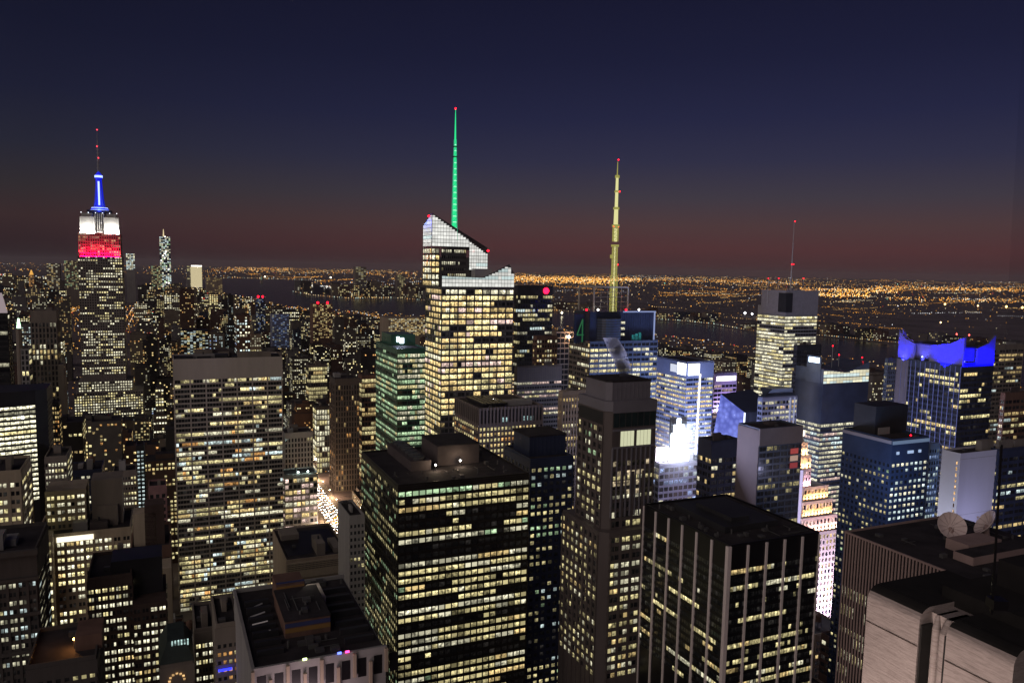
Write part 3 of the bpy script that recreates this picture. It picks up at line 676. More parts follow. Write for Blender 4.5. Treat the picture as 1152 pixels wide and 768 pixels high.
# light-stone block with tall blank top windows
st = style(pier=(1.0, .5), span=(1.5, .12), floors=((.8, .9), (.2, .5)), run=3, pal=(('warm', 4), ('yellow', 3), ('orange', .6)), gain=(.7, 1.25), top=1.)
P, (x0, y0, x1, y1) = place(512, 539, 611, 459, 470, 'E', 40)
b = Bld('office_tower', 'grey brown block with tall dark bays under its roof and small amber windows', P)
z1 = P.z; m_gb = mat('grey_brown_pier', (.19, .16, .15), .7, .15, .1, streak=1)
b.mb('wall', m_gb).box(x0, y0, 0, x1, y1, z1 - 1); zt = z1 - 10.5; fl = 6.6 * 470 / FPX; st['minz'] = zt - 14 * fl
b.facade('N', x0, y0, x1, y1, 0, zt, 18, fl, st, m_gb); b.facade('E', x0, y0, x1, y1, 0, zt, 12, fl, st, m_gb)
rib(b, 'N', x0, y0, x1, y1, zt, z1, 18, 1.0, .5, 'wall', m_gb); rib(b, 'E', x0, y0, x1, y1, zt, z1, 12, 1.0, .5, 'wall', m_gb)
b.mb('dark_bay', m_black).box(x0, y0 - .05, zt + 1, x1, y0, z1 - 1.6, bottom=True); b.mb('dark_bay', m_black).box(x0 - .05, y0, zt + 1, x0, y1, z1 - 1.6, bottom=True)
for i in (6, 7, 12, 13, 14):
    xa = x0 + (x1 - x0) * i / 18 + 1.1; b.win.append(([Vector((xa, -.09, zt + 1.2)), Vector((xa + 1.7, -.09, zt + 1.2)), Vector((xa + 1.7, -.09, zt + 4)), Vector((xa, -.09, zt + 4))], (.4, .6, .6, 0), True))
roof_kit(b, x0, y0, x1, y1, z1 - 1, b.R, 4, 1, m_gb, 3)
for k in range(5): b.mb('roof_plant', m_dark).box(x0 + 5 + 3.4 * k, y0 + 6, z1, x0 + 7.6 + 3.4 * k, y1 - 6, z1 + 1.4)
for fx_, fy_ in ((.42, .5), (.55, .3)): b.mb('roof_lamp', e_white).ball((x0 + (x1 - x0) * fx_, y0 + (y1 - y0) * fy_, z1 + 1.2), .3)
HERO.append((512, 611, 448, 470, 515, 'grey-brown block with amber windows', footprint(P, x0, y0, x1, y1))); b.finish()

# ------------------------------------------------------------------ the art deco tower with red, white and blue lights
D = 1133; P = at(113, 288, D); m_es = mat('grey_limestone', (.24, .215, .205), .8, .12, .05)
m_esw = mat('pale_limestone', (.40, .38, .36), .8, .12, .05)
b = Bld('art_deco_tower', 'tallest art deco tower with red and white floodlit top and a blue mast', P)
m1 = along(P, Vw, 114); X = lambda px: (px - 113) * m1; Zp = lambda py: gnd_z(P, py)
tiers = [(87.5, 137.5, 288, 0), (83, 145, 428, -4), (78, 157, 438, -8), (70, 166, 470, -14)]
def tier(xa, xb, yt, yb, yo, nc, prob, pal=(('yellow', 3), ('white', 4)), gain=(.6, 1.7), fl=3.75):
    z1 = Zp(yt); z0 = Zp(yb) if yb else 0
    b.mb('wall', m_es).box(X(xa), yo, z0, X(xb), 44 - yo * .6, z1)
    s_ = style(every=1, pier=(1.6, .5), span=(1.75, .2), floors=prob, pal=pal, gain=gain, run=1.8, top=.6)
    s_['minz'] = max(z0, z1 - 45 * fl)
    b.facade('N', X(xa), yo, X(xb), 44, z0, z1, nc, fl, s_, m_es); b.facade('W', X(xa), yo, X(xb), 44, z0, z1, 8, fl, s_, m_es)
pr = ((.4, .8), (.33, .45), (.27, .12))
tier(87.5, 137.5, 288, 428, 0, 18, pr); tier(83, 145, 428, 440, -4, 21, ((1, .8),)); tier(78, 157, 440, 470, -8, 27, ((.6, .85), (.4, .3))); tier(70, 166, 470, None, -14, 30, ((1, .4),))
tier(88.8, 136.2, 262, 288, 1.6, 18, ((.6, .35), (.4, .6)), gain=(.3, .8))
# top stage: two bright shoulders and a dark recessed middle
for xa, xb in ((91, 107.5), (118.5, 135)):
    b.mb('shoulder', m_esw).box(X(xa), 3.4, Zp(262), X(xb), 40, Zp(244)); b.mb('shoulder', m_esw).box(X(xa) + 3, 5, Zp(244), X(xb) - 3, 38, Zp(240))
    rib(b, 'N', X(xa), 3.4, X(xb), 0, Zp(262), Zp(244.5), 5, 1.2, .5, 'shoulder', m_esw)
b.mb('recess', m_dark).box(X(107.5), 7, Zp(262), X(118.5), 38, Zp(239))
rib(b, 'N', X(108), 7, X(118), 0, Zp(262), Zp(240), 4, .8, .5, 'shoulder', m_es)
b.mb('deck', m_dark).box(X(99), 8, Zp(240), X(127), 36, Zp(236))
m_bm = emat('blue_glow_mast', (.0, .01, .9), .8, False); m_bw = emat('blue_white_glazing', (.35, .45, 1), 2.2, True); m_bd = emat('blue_glow_wing', (.0, .01, .55), .7, False)  # mast and wings glow themselves, standing in for blue lamps on them
mx_, my_ = X(113), 22
b.mb('mast', m_bm).cone(mx_, my_, Zp(236), Zp(233.5), 12, 11, 12)
for z_, r_ in ((236, 12.4), (233.3, 10.6)): b.mb('mast_ring', m_bw).cone(mx_, my_, Zp(z_), Zp(z_) + .7, r_, r_, 16)
b.mb('mast', m_bm).cone(mx_, my_, Zp(233.5), Zp(200), 5.6, 3.9, 10)
for k in range(4):
    t = k * math.pi / 2 + math.pi / 4; u_ = Vector((math.cos(t), math.sin(t), 0)); c_ = Vector((mx_, my_, 0))
    b.mb('mast_wing', m_bd).slab([c_ + u_ * 4 + Vector((0, 0, Zp(233.5))), c_ + u_ * 9.5 + Vector((0, 0, Zp(233.5))), c_ + u_ * 7 + Vector((0, 0, Zp(224))), c_ + u_ * 5.4 + Vector((0, 0, Zp(212))), c_ + u_ * 4 + Vector((0, 0, Zp(203)))], u_.cross(Vector((0, 0, 1))) * 1.2)
b.mb('mast_glazing', m_bw).box(mx_ - 1.1, my_ - 6.1, Zp(230), mx_ + 1.1, my_ - 4, Zp(203), bottom=True)
b.mb('mast_cap', m_bw).cone(mx_, my_, Zp(198.5), Zp(196), 5.2, 5.2, 12); b.mb('mast_cap', m_bm).cone(mx_, my_, Zp(200), Zp(198.5), 4.4, 5.2, 12); b.mb('mast_cap', m_bm).cone(mx_, my_, Zp(196), Zp(191.5), 5, .8, 12)
an = b.mb('antenna', m_steel); an.cone(mx_, my_, Zp(192), Zp(176), .9, .7, 6); an.cone(mx_, my_, Zp(176), Zp(156), .7, .5, 6); an.cone(mx_, my_, Zp(156), Zp(143), .35, .2, 6)
for k in range(7): an.box(mx_ - 1.6, my_ - .2, Zp(188 - 4.3 * k), mx_ + 1.6, my_ + .2, Zp(187.2 - 4.3 * k), bottom=True)
for py_, o_ in ((144, .3), (163, -.6), (176, .8)): b.mb('beacon', emat('dim_beacon', (1, .05, .08), 2.5, False)).ball((mx_ + o_, my_ - 1.4, Zp(py_)), 1.0)
xa, xb = X(89), X(136)
area_light('red_floodlight', ((xa + xb) / 2, -1.2, Zp(288.6)), ((xa + xb) / 2, 2.8, Zp(276)), xb - xa - 2, 1.2, 26000, (1, .0, .04), b.root, 150)
area_light('red_floodlight', ((xa + xb) / 2, -.6, Zp(288.8)), ((xa + xb) / 2, 4, Zp(268)), xb - xa - 2, 1, 70000, (1, .0, .045), b.root, 80)
for a_, c_ in ((91, 107.5), (118.5, 135)):
    area_light('white_floodlight', ((X(a_) + X(c_)) / 2, .9, Zp(262.4)), ((X(a_) + X(c_)) / 2, 5.2, Zp(253)), X(c_) - X(a_), 1.2, 42000, (1, 1, .95), b.root, 150)
area_light('white_floodlight', (X(113), 6.0, Zp(261.5)), (X(113), 9, Zp(245)), 8, .6, 1200, (1, .9, .8), b.root, 120)
point_light('blue_floodlight', (mx_, my_ - 14, Zp(235)), 60000, (.02, .05, 1), 2, b.root)
for k in range(6): b.mb('deck_lamp', emat('white_spot', (.9, .95, 1), 3, False)).ball((X(93 + 8 * k), 3, Zp(239.5)), .55)
HERO.append((72, 165, 150, D, 466, 'floodlit art deco tower', footprint(P, X(68), -16, X(168), 60))); b.finish(9)

# ------------------------------------------------------------------ tower with the yellow mast and roof frame
D = 660; P = at(664, 384, D); fx = lambda px: along(P, Vw, px); fu = lambda px: along(P, Uw, px)
b = Bld('office_tower', 'dark blue tower with a steel roof frame and a tall yellow lit lattice mast', P)
z1 = P.z; Wn = fx(740); L = fu(641); m_dkgl = mat('dark_blue_glass', (.03, .04, .07), .2, .3, .05, spec=.6)
b.mb('wall', m_bluegl).box(0, 0, 0, Wn, L, z1); fl = 5.9 * D / FPX
st = style(pier=(.9, .35), span=(1.9, .2), every=2, mull=.4, floors=((.6, .62), (.4, .35)), run=2, pal=(('yellow', 3), ('white', 3), ('warm', 1.5)), gain=(.6, 1.3), top=1.2); st['minz'] = z1 - 1.2 - 26 * fl
b.facade('N', 0, 0, Wn, L, 0, z1, 16, fl, st, m_bluegl); b.facade('E', 0, 0, Wn, L, 0, z1, 10, fl, st, m_olive, part='stone_face')
zt = gnd_z(P, 351)
up = b.mb('upper_block', m_dkgl); up.prism([(Wn * .02, 4), (Wn * .98, 4), (Wn * .98, L - 4), (Wn * .02, L - 4)], z1, zt)
cx_, cy_ = Wn * .30, 4.5
b.mb('round_bay', m_bluegl).cone(cx_, cy_ + 5, z1, zt - 6, 13, 13, 24)
for k in range(9): b.mb('round_bay_band', m_dark).cone(cx_, cy_ + 5, z1 + 2.2 * k + .8, z1 + 2.2 * k + 1.5, 13.1, 13.1, 24)
for k in range(12): b.mb('upper_block', m_dkgl).box(Wn * .52 + k * Wn * .035, 3.7, z1 + 1, Wn * .52 + k * Wn * .035 + .25, 4, zt - 1, bottom=True)
b.mb('edge_strip', emat('pale_blue_strip', (.4, .5, .9), .55, False)).box(Wn * .965, 3.5, z1, Wn * .985, 3.9, zt, bottom=True); b.mb('edge_strip', m_bluegl).box(Wn * .5, 3.4, zt - .6, Wn * .99, 4, zt + .4, bottom=True)
for k in range(3): b.win.append(([Vector((Wn * .47, 3.6, z1 + 4 + 5 * k)), Vector((Wn * .53, 3.6, z1 + 4 + 5 * k)), Vector((Wn * .53, 3.6, z1 + 6 + 5 * k)), Vector((Wn * .47, 3.6, z1 + 6 + 5 * k))], (.9, .85, .6, 0), True))
for k in range(3): b.win.append(([Vector((Wn * (.64 + .05 * k), 3.6, z1 + .2)), Vector((Wn * (.68 + .05 * k), 3.6, z1 + .2)), Vector((Wn * (.68 + .05 * k), 3.6, z1 + 4.5 + k)), Vector((Wn * (.64 + .05 * k), 3.6, z1 + 4.5 + k))], (.02, .16, .17, 0), True))
b.mb('side_screen', m_dkgl).box(-11, 8, z1 - 2, -1, 9, zt - 2)
four = b.mb('numeral_sign', emat('green_numeral', (.02, .26, .09), .35, False))
for a_, c_ in (((-8.5, z1 + 5), (-3.5, z1 + 18)), ((-8.5, z1 + 5), (-2.2, z1 + 5)), ((-3.5, z1 - 1), (-3.5, z1 + 18))): four.bar((a_[0], 7.6, a_[1]), (c_[0], 7.6, c_[1]), .6)
# roof frame
fr = b.mb('roof_frame', mat('frame_steel', (.5, .47, .42), .5, .1)); FA, FB = Wn * .12, Wn * .62; zf = zt + 20
for yy in (10, 36):
    for xx in (FA, FB): fr.box(xx - .55, yy - .55, zt, xx + .55, yy + .55, zf)
    fr.box(FA, yy - .5, zf, FB, yy + .5, zf + 1)
for xx in (FA, FB): fr.box(xx - .5, 10.5, zf, xx + .5, 35.5, zf + .95)
for k in range(1, 5):
    fr.box(FA + (FB - FA) * k / 5 - .15, 9.9, zt, FA + (FB - FA) * k / 5 + .15, 10.1, zf); fr.box(FA, 9.8, zt + 4 * k, FB, 10.0, zt + 4 * k + .3, bottom=True)
q = at(689.5, 350, D + 25) - Vector((P.x, P.y, 0)); ax, ay, az = q.dot(Vw), q.dot(Uw), zt; top = at(696, 180, D + 25).z
K = (top - az) / (350 - 180.)
zz = lambda py: az + (350 - py) * K
m_yl = mat('yellow_steel', (.55, .50, .22), .6, .1, 1)
e_yl = emat('yellow_glow_steel', (.62, .58, .12), .5, False); mast = b.mb('mast', e_yl); mc = b.mb('mast_core', emat('yellow_core', (1, .95, .42), .75, False))  # floodlighting of the mast put in as the steel's own glow
def lattice(za, zb, r, n):
    for k in range(n):
        a_, c_ = za + (zb - za) * k / n, za + (zb - za) * (k + 1) / n
        for j in range(4):
            t0 = j * math.pi / 2 + .5; t1 = t0 + math.pi / 2
            mast.bar((ax + r * math.cos(t0), ay + r * math.sin(t0), a_), (ax + r * math.cos(t0), ay + r * math.sin(t0), c_), .28)
            mast.bar((ax + r * math.cos(t0), ay + r * math.sin(t0), a_), (ax + r * math.cos(t1), ay + r * math.sin(t1), c_), .2)
            mast.bar((ax + r * math.cos(t0), ay + r * math.sin(t0), c_), (ax + r * math.cos(t1), ay + r * math.sin(t1), c_), .2)
lattice(zz(350), zz(310), 3.4, 6); lattice(zz(310), zz(278), 2.6, 7); lattice(zz(271), zz(255), 2.7, 4)
mc.cone(ax, ay, zz(350), zz(275), .6, .6, 8); mc.cone(ax, ay, zz(271), zz(256), 1.5, 1.5, 8); mast.cone(ax, ay, zz(277), zz(274.5), 3.4, 3.4, 10); mast.cone(ax, ay, zz(254.5), zz(252), 3.2, 3.2, 10)
mc.cone(ax, ay, zz(252), zz(235), 1.9, 1.7, 10); mast.cone(ax, ay, zz(235), zz(232.5), 2.6, 2.6, 10); mc.cone(ax, ay, zz(232.5), zz(216), 1.4, 1.3, 10); mast.cone(ax, ay, zz(216), zz(214), 2, 2, 10)
mc.cone(ax, ay, zz(214), zz(200), 1.2, 1.1, 10); mast.cone(ax, ay, zz(200), zz(197), 1.9, 1.9, 10); mast.cone(ax, ay, zz(197), zz(182), .55, .3, 8)
mast.box(ax - 4, ay - 1, zz(290), ax - 2.4, ay + 1, zz(286), bottom=True)
for py_, o_ in ((180, 0), (215, 2.2), (254, 2.4), (254, -2.4), (297, 2.6)): b.mb('beacon', e_red).ball((ax + o_, ay - 1, zz(py_)), .55)
for xx, c_ in ((FA + 2, e_white), (FB + 9, e_white), (FB - 4, e_red), (FA - 9, e_red)): b.mb('roof_lamp' if c_ is e_white else 'beacon', c_).ball((xx, 6, zt + 1.6), .8)
HERO.append((641, 740, 350, D, 455, 'tower with the yellow mast', footprint(P, -12, 0, Wn, L))); b.finish()

# ------------------------------------------------------------------ towers round the bright square
def simple(name, label, xl, xc, xr, yt, D, vis, wall, ncN, ncE, fp, st, stE=None, **k): return hero(name, label, xl, xc, xr, yt, D, vis, wall, ncN, ncE, fp, st, stE, **k)
m_bldg = mat('blue_panel', (.16, .18, .26), .5, .15, .05)
BW = (.62, .70, 1.0)
# corner sign tower
st = style(every=3, pier=(.5, .2), mull=.12, span=(1.8, .25), floors=((.75, .85), (.25, .4)), run=2.5, pal=(('white', 5), ('warm', 3), ('yellow', 2)), gain=(.7, 1.3), top=13)
b = hero('office_tower', 'blue lit office tower with two blazing white panels at its top corner', 738, 773, 803, 407, 700, 530, m_bldg, 12, 15, 5.2, st, plant=0, short='blue-lit corner-sign tower', finish=False)
x0, y0, x1, y1, z1 = b.dim; e_panel = emat('blazing_panel', (.9, .95, 1), 5)
pf = lambda px: along(b.P, Vw, px); pu = lambda px: along(b.P, Uw, px)
b.mb('sign_panel', e_panel).box(pf(774.5), -.6, z1 - 11, pf(787), -.2, z1 - .8, bottom=True)
b.mb('sign_panel', e_panel).box(-.6, .8, z1 - 11, -.2, pu(763), z1 - .8, bottom=True)
b.mb('side_glow_panel', emat('dim_panel', (.8, .85, 1), .8, False)).box(-.5, pu(762), z1 - 10, -.2, pu(755), z1 - 3, bottom=True)
for k in range(28):
    b.mb('light_strip', emat('strip_lamp', (1, .92, .82), 3.5, False)).box(pf(788) - .65 - k * .06, -.8, z1 - 13 - 3.6 * k, pf(788) + .65 - k * .06, -.3, z1 - 10 - 3.6 * k, bottom=True)
for k in range(6):                                       # pale outlined emblem on the side face
    pass
b.finish()
# billboard cluster: blazing screens on the roof of a low block
st = style(every=1, pier=(.8, .25), span=(1.6, .3), floors=((.5, .75), (.5, .3)), run=3, pal=(('yellow', 3), ('blue', 3), ('white', 2), ('cool', 2)), gain=(.4, .9), top=2)
b = hero('low_block', 'low block under the blazing white billboards with yellow and blue lit windows', 722, 742, 796, 521, 560, 556, m_bldg, 10, 5, 7.5, st, plant=1, short='low block under the billboards', finish=False)
x0, y0, x1, y1, z1 = b.dim; b.finish()
def screen(name, label, px0, px1, py0, py1, D_, col, e, lightE=0, shape=None, cat='billboard', aim=None):
    q = at((px0 + px1) / 2, py1, D_); root = tag(empty(name, q, GA), label, cat)
    w = along(q, Vw, px1) * 2; h = (py1 - py0) * D_ / FPX
    f = MB(); f.box(-w / 2 - .6, .1, -1.5, w / 2 + .6, 1.6, h + .6, bottom=True); f.build('frame', m_dark, root)
    s_ = MB()
    if shape: s_.slab([(x * w / 2, -.25, z * h) for x, z in shape], (0, .3, 0))
    else: s_.box(-w / 2, -.2, 0, w / 2, .1, h, bottom=True)
    s_.build('screen', emat('screen_' + name + str(e) + str(round(col[0] * 100)), col, e), root)
    if lightE: area_light('screen_light', (0, -2, h * .5), (0, -60, -25), w, h, lightE, col, root)
    return root
screen('billboard', 'tall blazing white billboard narrowing in steps to its top', 754, 771, 469, 513, 575, (.80, .88, 1), 7, 60000, [(-1, 0), (1, 0), (1, .62), (.62, .62), (.62, .84), (.2, .84), (.2, 1), (-.3, 1), (-.3, .84), (-.7, .84), (-.7, .62), (-1, .62)])
screen('billboard', 'blazing white billboard left of the tall stepped one', 738, 751, 502, 518, 566, (1, .88, .95), 7, 30000)
screen('billboard', 'wide blazing white billboard under the tall stepped one', 753, 774, 505, 519, 567, (.9, .9, 1), 7, 20000)
# added area lamps standing in for the square's signs out of view
def square_light(px, py, D_, e, col, sx=30, sy=20, aim=None):
    p = at(px, py, D_); a = Vector(aim) if aim else p + Vector((0, 10, 3)); return area_light('square_fill_light', p, a, sx, sy, e, col)
# purple slab
st = style(every=1, pier=(.4, .2), span=(1.7, .2), floors=((1, .12),), pal=(('pink', 1),), gain=(.4, .6), top=10)
m_purple = mat('lilac_panel', (.40, .32, .55), .6, .1, .1)
b = hero('hotel_slab', 'lilac lit slab with a glowing white top strip', 797, 804, 829, 420, 800, 445, m_purple, 6, 2, 5, st, plant=0, short='lilac slab', finish=False)
x0, y0, x1, y1, z1 = b.dim; b.mb('top_strip', emat('lilac_strip', (.9, .85, 1), 2.2, False)).box(2.5, -.4, z1 - 7, x1 - 1, -.1, z1 - 2, bottom=True)
area_light('lilac_floodlight', (x1 / 2, -3, z1 - 40), (x1 / 2, 2, z1 - 10), x1, 2, 30000, (.8, .65, 1), b.root, 140); b.finish()
# wedge with the big sloping screen
D = 640; A = at(811, 443, D); wroot = Bld('wedge_building', 'dark blue wedge with a giant pale blue sloping screen on its side', A)
xa, za = at(803, 494, D), 0
def lp(px, py, D_):
    q = at(px, py, D_) - Vector((A.x, A.y, 0)); return Vector((q.dot(Vw), q.dot(Uw), q.z))
q0, q1, q2, q3 = lp(811, 443, D + 16), lp(838, 464, D - 6), lp(835, 516, D - 6), lp(801, 497, D + 16)
wroot.mb('wall', m_navy).slab([q0, q1, lp(836, 530, D - 6), lp(798, 530, D + 16)], Vector((44, 14, 0)))
scrM = bpy.data.materials.new('blue_led_screen'); scrM.use_nodes = True; t_ = scrM.node_tree; b_ = t_.nodes['Principled BSDF']
n_ = nn(t_, 'ShaderNodeTexVoronoi'); n_.inputs['Scale'].default_value = .22; tc_ = nn(t_, 'ShaderNodeTexCoord'); t_.links.new(tc_.outputs['Object'], n_.inputs[0])
r_ = ramp(t_, [(0, (.9, .95, 1)), (.1, (.22, .27, .85)), (.7, (.07, .09, .42))]); t_.links.new(n_.outputs['Distance'], r_.inputs[0]); t_.links.new(r_.outputs[0], b_.inputs['Emission Color']); b_.inputs['Emission Strength'].default_value = .9; b_.inputs['Base Color'].default_value = (.02, .02, .04, 1)
off = Vector((-.4, -.4, 0)); wroot.mb('screen', scrM).slab([q0 + off, q1 + off, q2 + off, q3 + off], (.3, .2, 0))
wroot.mb('screen_edge', emat('edge_white', (.8, .85, 1), 2.5, False)).bar(q1 + off * 2, q2 + off * 2, .6)
b5 = lp(838, 464, D - 6); wroot.mb('rear_block', m_bluegl).box(q1.x + 1, q1.y + 2, 0, q1.x + 26, q1.y + 30, q1.z - .5)
HERO.append((801, 868, 443, D, 500, 'sloping blue screen', footprint(A, -20, -20, 50, 40))); wroot.finish()
# brown tower with pale top band
st = style(every=2, pier=(.6, .25), mull=.12, span=(1.2, .15), floors=((.2, .35), (.8, .10)), run=2, pal=(('yellow', 1),), gain=(.25, .6), top=8.5)
m_tb = mat('pale_brown_panel', (.26, .21, .20), .7, .1, .1); m_side = mat('brown_panel', (.15, .115, .11), .7, .1, .1)
b = hero('office_tower', 'tower with blank brown side, pale top band and dark blue glass front', 831, 855, 903, 482, 420, 577, m_bluegl, 12, 0, 7.5, st, plant=1, short='tower with the pale top band', finish=False)
x0, y0, x1, y1, z1 = b.dim; b.mb('top_band', m_tb).box(-.3, -.5, z1 - 8.4, x1 + .2, 0, z1 + .9, bottom=True); b.mb('side_wall', m_side).box(-.35, -.02, 0, 0, y1, z1 - .02)
for k, c_ in enumerate(((.75, .10, .08), (.95, .6, .45), (.55, .06, .06))): b.mb('red_blind', emat('red_blind%d' % k, c_, .4, False)).box(x1 * .74, -.35, z1 - 14.4 - 4 * k, x1 * .92, -.1, z1 - 11.4 - 4 * k, bottom=True)
b.finish()
st = style(every=2, pier=(.8, .3), mull=.2, span=(1.9, .2), floors=((.5, .55), (.5, .12)), run=1.6, pal=(('warm', 2), ('white', 1)), gain=(.6, 1.1), top=9)
simple('office_tower', 'dark blunt block with a few warm windows left of the pale top band tower', 786, 801, 833, 496, 470, 575, m_navy, 8, 5, 8.5, st, plant=2, short='dark blunt block')
# tower with the slim white mast
st = style(every=1, pier=(.2, .12), span=(1.4, .2), floors=((.85, .93), (.15, .55)), run=5, pal=(('yellow', 4), ('white', 5)), gain=(.85, 1.5), top=10.5, blind=.4)
b = hero('office_tower', 'pale screen clad tower with a slim mast and a grey unlit top', 853, 884, 920, 345, 930, 436, m_grey, 12, 12, 3.9, st, plant=0, short='slim-mast tower', finish=False, par=.5)
x0, y0, x1, y1, z1 = b.dim; m_scr = mat('grey_screen', (.30, .28, .29), .6, .12, .3); hs = (345 - 325) * D / FPX * 1.36
up = b.mb('screen_top', m_scr); up.box(x0 - 1, y0 - 1.2, z1 - 9, x1 * .98, y0 - .6, z1 + hs, bottom=True); up.box(x0 - 1.4, y0 - .5, z1 - 9, x0 - .8, y1 * .86, z1 + hs, bottom=True)
b.mb('dark_slot', m_dark).box(x0 - 2, y0 - 2, z1 - 6, x1 * .16, y0 - 1.3, z1 + hs - 3, bottom=True); b.mb('dark_slot', m_dark).box(x0 - 2.2, y0 - 1.2, z1 - 6, x0 - 1.5, y1 * .22, z1 + hs - 3, bottom=True)
for k in range(16): up.box(x0 + (x1 * .97) * k / 16, y0 - 1.3, z1 + hs, x0 + (x1 * .97) * k / 16 + .4, y0 - .6, z1 + hs + 2.2, bottom=True)
q = at(889.3, 326, 930 + 18) - Vector((b.P.x, b.P.y, 0)); top = at(892, 249, 948).z; zb_ = z1; mp_ = b.mb('mast', m_steel)
mp_.cone(q.dot(Vw), q.dot(Uw), zb_, zb_ + (top - zb_) * .42, 1.1, .9, 8); mp_.cone(q.dot(Vw), q.dot(Uw), zb_ + (top - zb_) * .42, zb_ + (top - zb_) * .75, .7, .5, 8); mp_.cone(q.dot(Vw), q.dot(Uw), zb_ + (top - zb_) * .75, top, .35, .15, 6)
for z_, o_ in ((top, 0), (zb_ + (top - zb_) * .5, -1.1), (zb_ + (top - zb_) * .5, 1.4)): b.mb('beacon', e_red).ball((q.dot(Vw) + o_, q.dot(Uw) - 1, z_), .62)
for px_ in (864.5, 876, 904): 
    q = at(px_, 313, 945) - Vector((b.P.x, b.P.y, 0)); b.mb('roof_pole', m_steel).cone(q.dot(Vw), q.dot(Uw), z1, q.z, .25, .2, 6); b.mb('beacon', e_red).ball((q.dot(Vw), q.dot(Uw), q.z), .55)
b.finish()
# dark block in front of it
st = style(every=1, pier=(.3, .15), span=(1.6, .2), floors=((1, .10),), pal=(('warm', 1),), gain=(.4, .7), top=4)
simple('office_tower', 'plain dark block in front of the slim mast tower, red lamps on its roof', 893, 897, 924, 388, 800, 420, m_dark, 10, 2, 5, st, plant=3, short='plain dark block')
# tower with the tilted glowing crown
st = style(every=1, pier=(.2, .12), span=(1.6, .22), floors=((.85, .92), (.15, .4)), run=5, pal=(('white', 6), ('pink', 1), ('cool', 2)), gain=(.6, 1.15), top=34)
b = hero('glass_tower', 'grey blue glass tower with tilted white lit crown and a small white logo panel', 895, 926, 977, 430, 660, 560, m_dkgl, 16, 9, 5.3, st, plant=0, short='tilted-crown tower', finish=False)
x0, y0, x1, y1, z1 = b.dim; cs = emat('crown_white', (.85, .92, 1), .75, False); cz = b.mb('crown', m_bluegl)
cz.slab([(x0, 0, z1), (x1, 0, z1), (x1, 0, z1 + 17), (x1 * .5, 0, z1 + 9), (x0, 0, z1 + 12)], (0, y1, 0))
cs_ = style(every=1, pier=(.14, .1), span=(.2, .1), floors=((1, 1),), pal=(('cool', 1), ('white', 1)), gain=(.9, 1.5), blind=1)
cs_['zmax'] = lambda a: z1 + (12 - 6 * a / x1 if a < x1 * .5 else 9 + 16 * (a / x1 - .5)) - .5
for j in range(3):
    b.facade('N', x0, -.05, x1, y1, z1 - 7 + 6.0 * j, z1 - 4.5 + 6.0 * j + (3 if j else 0), 14, 3, cs_, m_bluegl, part='crown')
q = at(918, 404, 660 + y1 * .3) - Vector((b.P.x, b.P.y, 0)); b.mb('logo_panel', emat('logo_blue_white', (.6, .75, 1), 5, False)).box(-1, y1 * .16, q.z - 2.6, -.5, y1 * .52, q.z + 1.6, bottom=True)
b.mb('logo_wall', m_bluegl).box(-.5, y1 * .1, z1, 0, y1 * .6, q.z + 3)
for px_, py_ in ((970, 402), (944, 399), (937, 389)): 
    q = at(px_, py_, 690) - Vector((b.P.x, b.P.y, 0)); b.mb('beacon', e_red).ball((q.dot(Vw), q.dot(Uw), q.z), .5); b.mb('roof_pole', m_steel).cone(q.dot(Vw), q.dot(Uw), z1 + 4, q.z, .2, .2, 6)
b.finish()
st = style(every=2, pier=(.7, .3), mull=.2, span=(1.8, .25), floors=((1, .5),), run=1.3, pal=(('warm', 1), ('pink', 1), ('white', 1)), gain=(.5, 1.0), top=1.5)
b = hero('office_tower', 'grey stone tower with a hipped roof and square pinkish windows', 853, 858, 897, 447, 620, 478, m_bldg, 12, 2, 6, st, plant=0, short='hip-roofed grey tower', finish=False)
x0, y0, x1, y1, z1 = b.dim; b.mb('hip_roof', m_bluegl).prism([(x0, y0), (x1, y0), (x1, y1), (x0, y1)], z1 + 1.2, z1 + 8, top=[(x0 + 6, y0 + 9), (x1 - 9, y0 + 9), (x1 - 9, y1 - 9), (x0 + 6, y1 - 9)])
b.mb('light_pier', emat('pale_pier', (.6, .65, 1), .4, False)).box(x1 - 8, -.5, z1 - 40, x1 - 6.6, -.1, z1, bottom=True); b.mb('light_pier', MATS['pale_pier']).box(x1 - 3.5, -.5, z1 - 40, x1 - 2.2, -.1, z1, bottom=True); b.finish()

# tower with the blue fins
st = style(every=1, pier=(.32, .14), span=(1.7, .12), floors=((.5, .55), (.5, .25)), run=3, pal=(('warm', 2), ('yellow', 5)), gain=(.7, 1.4), top=4)
b = hero('office_tower', 'dark ribbed tower with four blue lit fins curling above its crown', 1010, 1082, 1118, 411, 600, 495, m_dkgl, 12, 26, 6.2, st, plant=0, short='blue-finned tower', finish=False)
x0, y0, x1, y1, z1 = b.dim; m_fin = mat('fin_stone', (.13, .125, .16), .7, .1, .2); hz = 13.5
rib(b, 'E', x0, y0, x1, y1, 30, z1, 13, .45, .6, 'blue_rib', mat('rib_blue', (.16, .2, .45), .5, .1, .1))
b.mb('crown_wall', m_fin).box(x0 + 4, y0 + 4, z1 + .1, x1 - 4, y1 - 4, z1 + hz)
b.mb('crown_roof', m_dark).box(x0 + 3.6, y0 + 3.6, z1 + hz, x1 - 3.6, y1 - 3.6, z1 + hz + .8, bottom=True)
b.mb('crown_wall', m_dark).box(x0 + 1.5, y0 + 1.5, z1 + .2, x1 - 1.5, y0 + 2.2, z1 + 2.6); b.mb('crown_wall', m_dark).box(x0 + 1.5, y0 + 2.2, z1 + .2, x0 + 2.2, y1 - 2, z1 + 2.6)
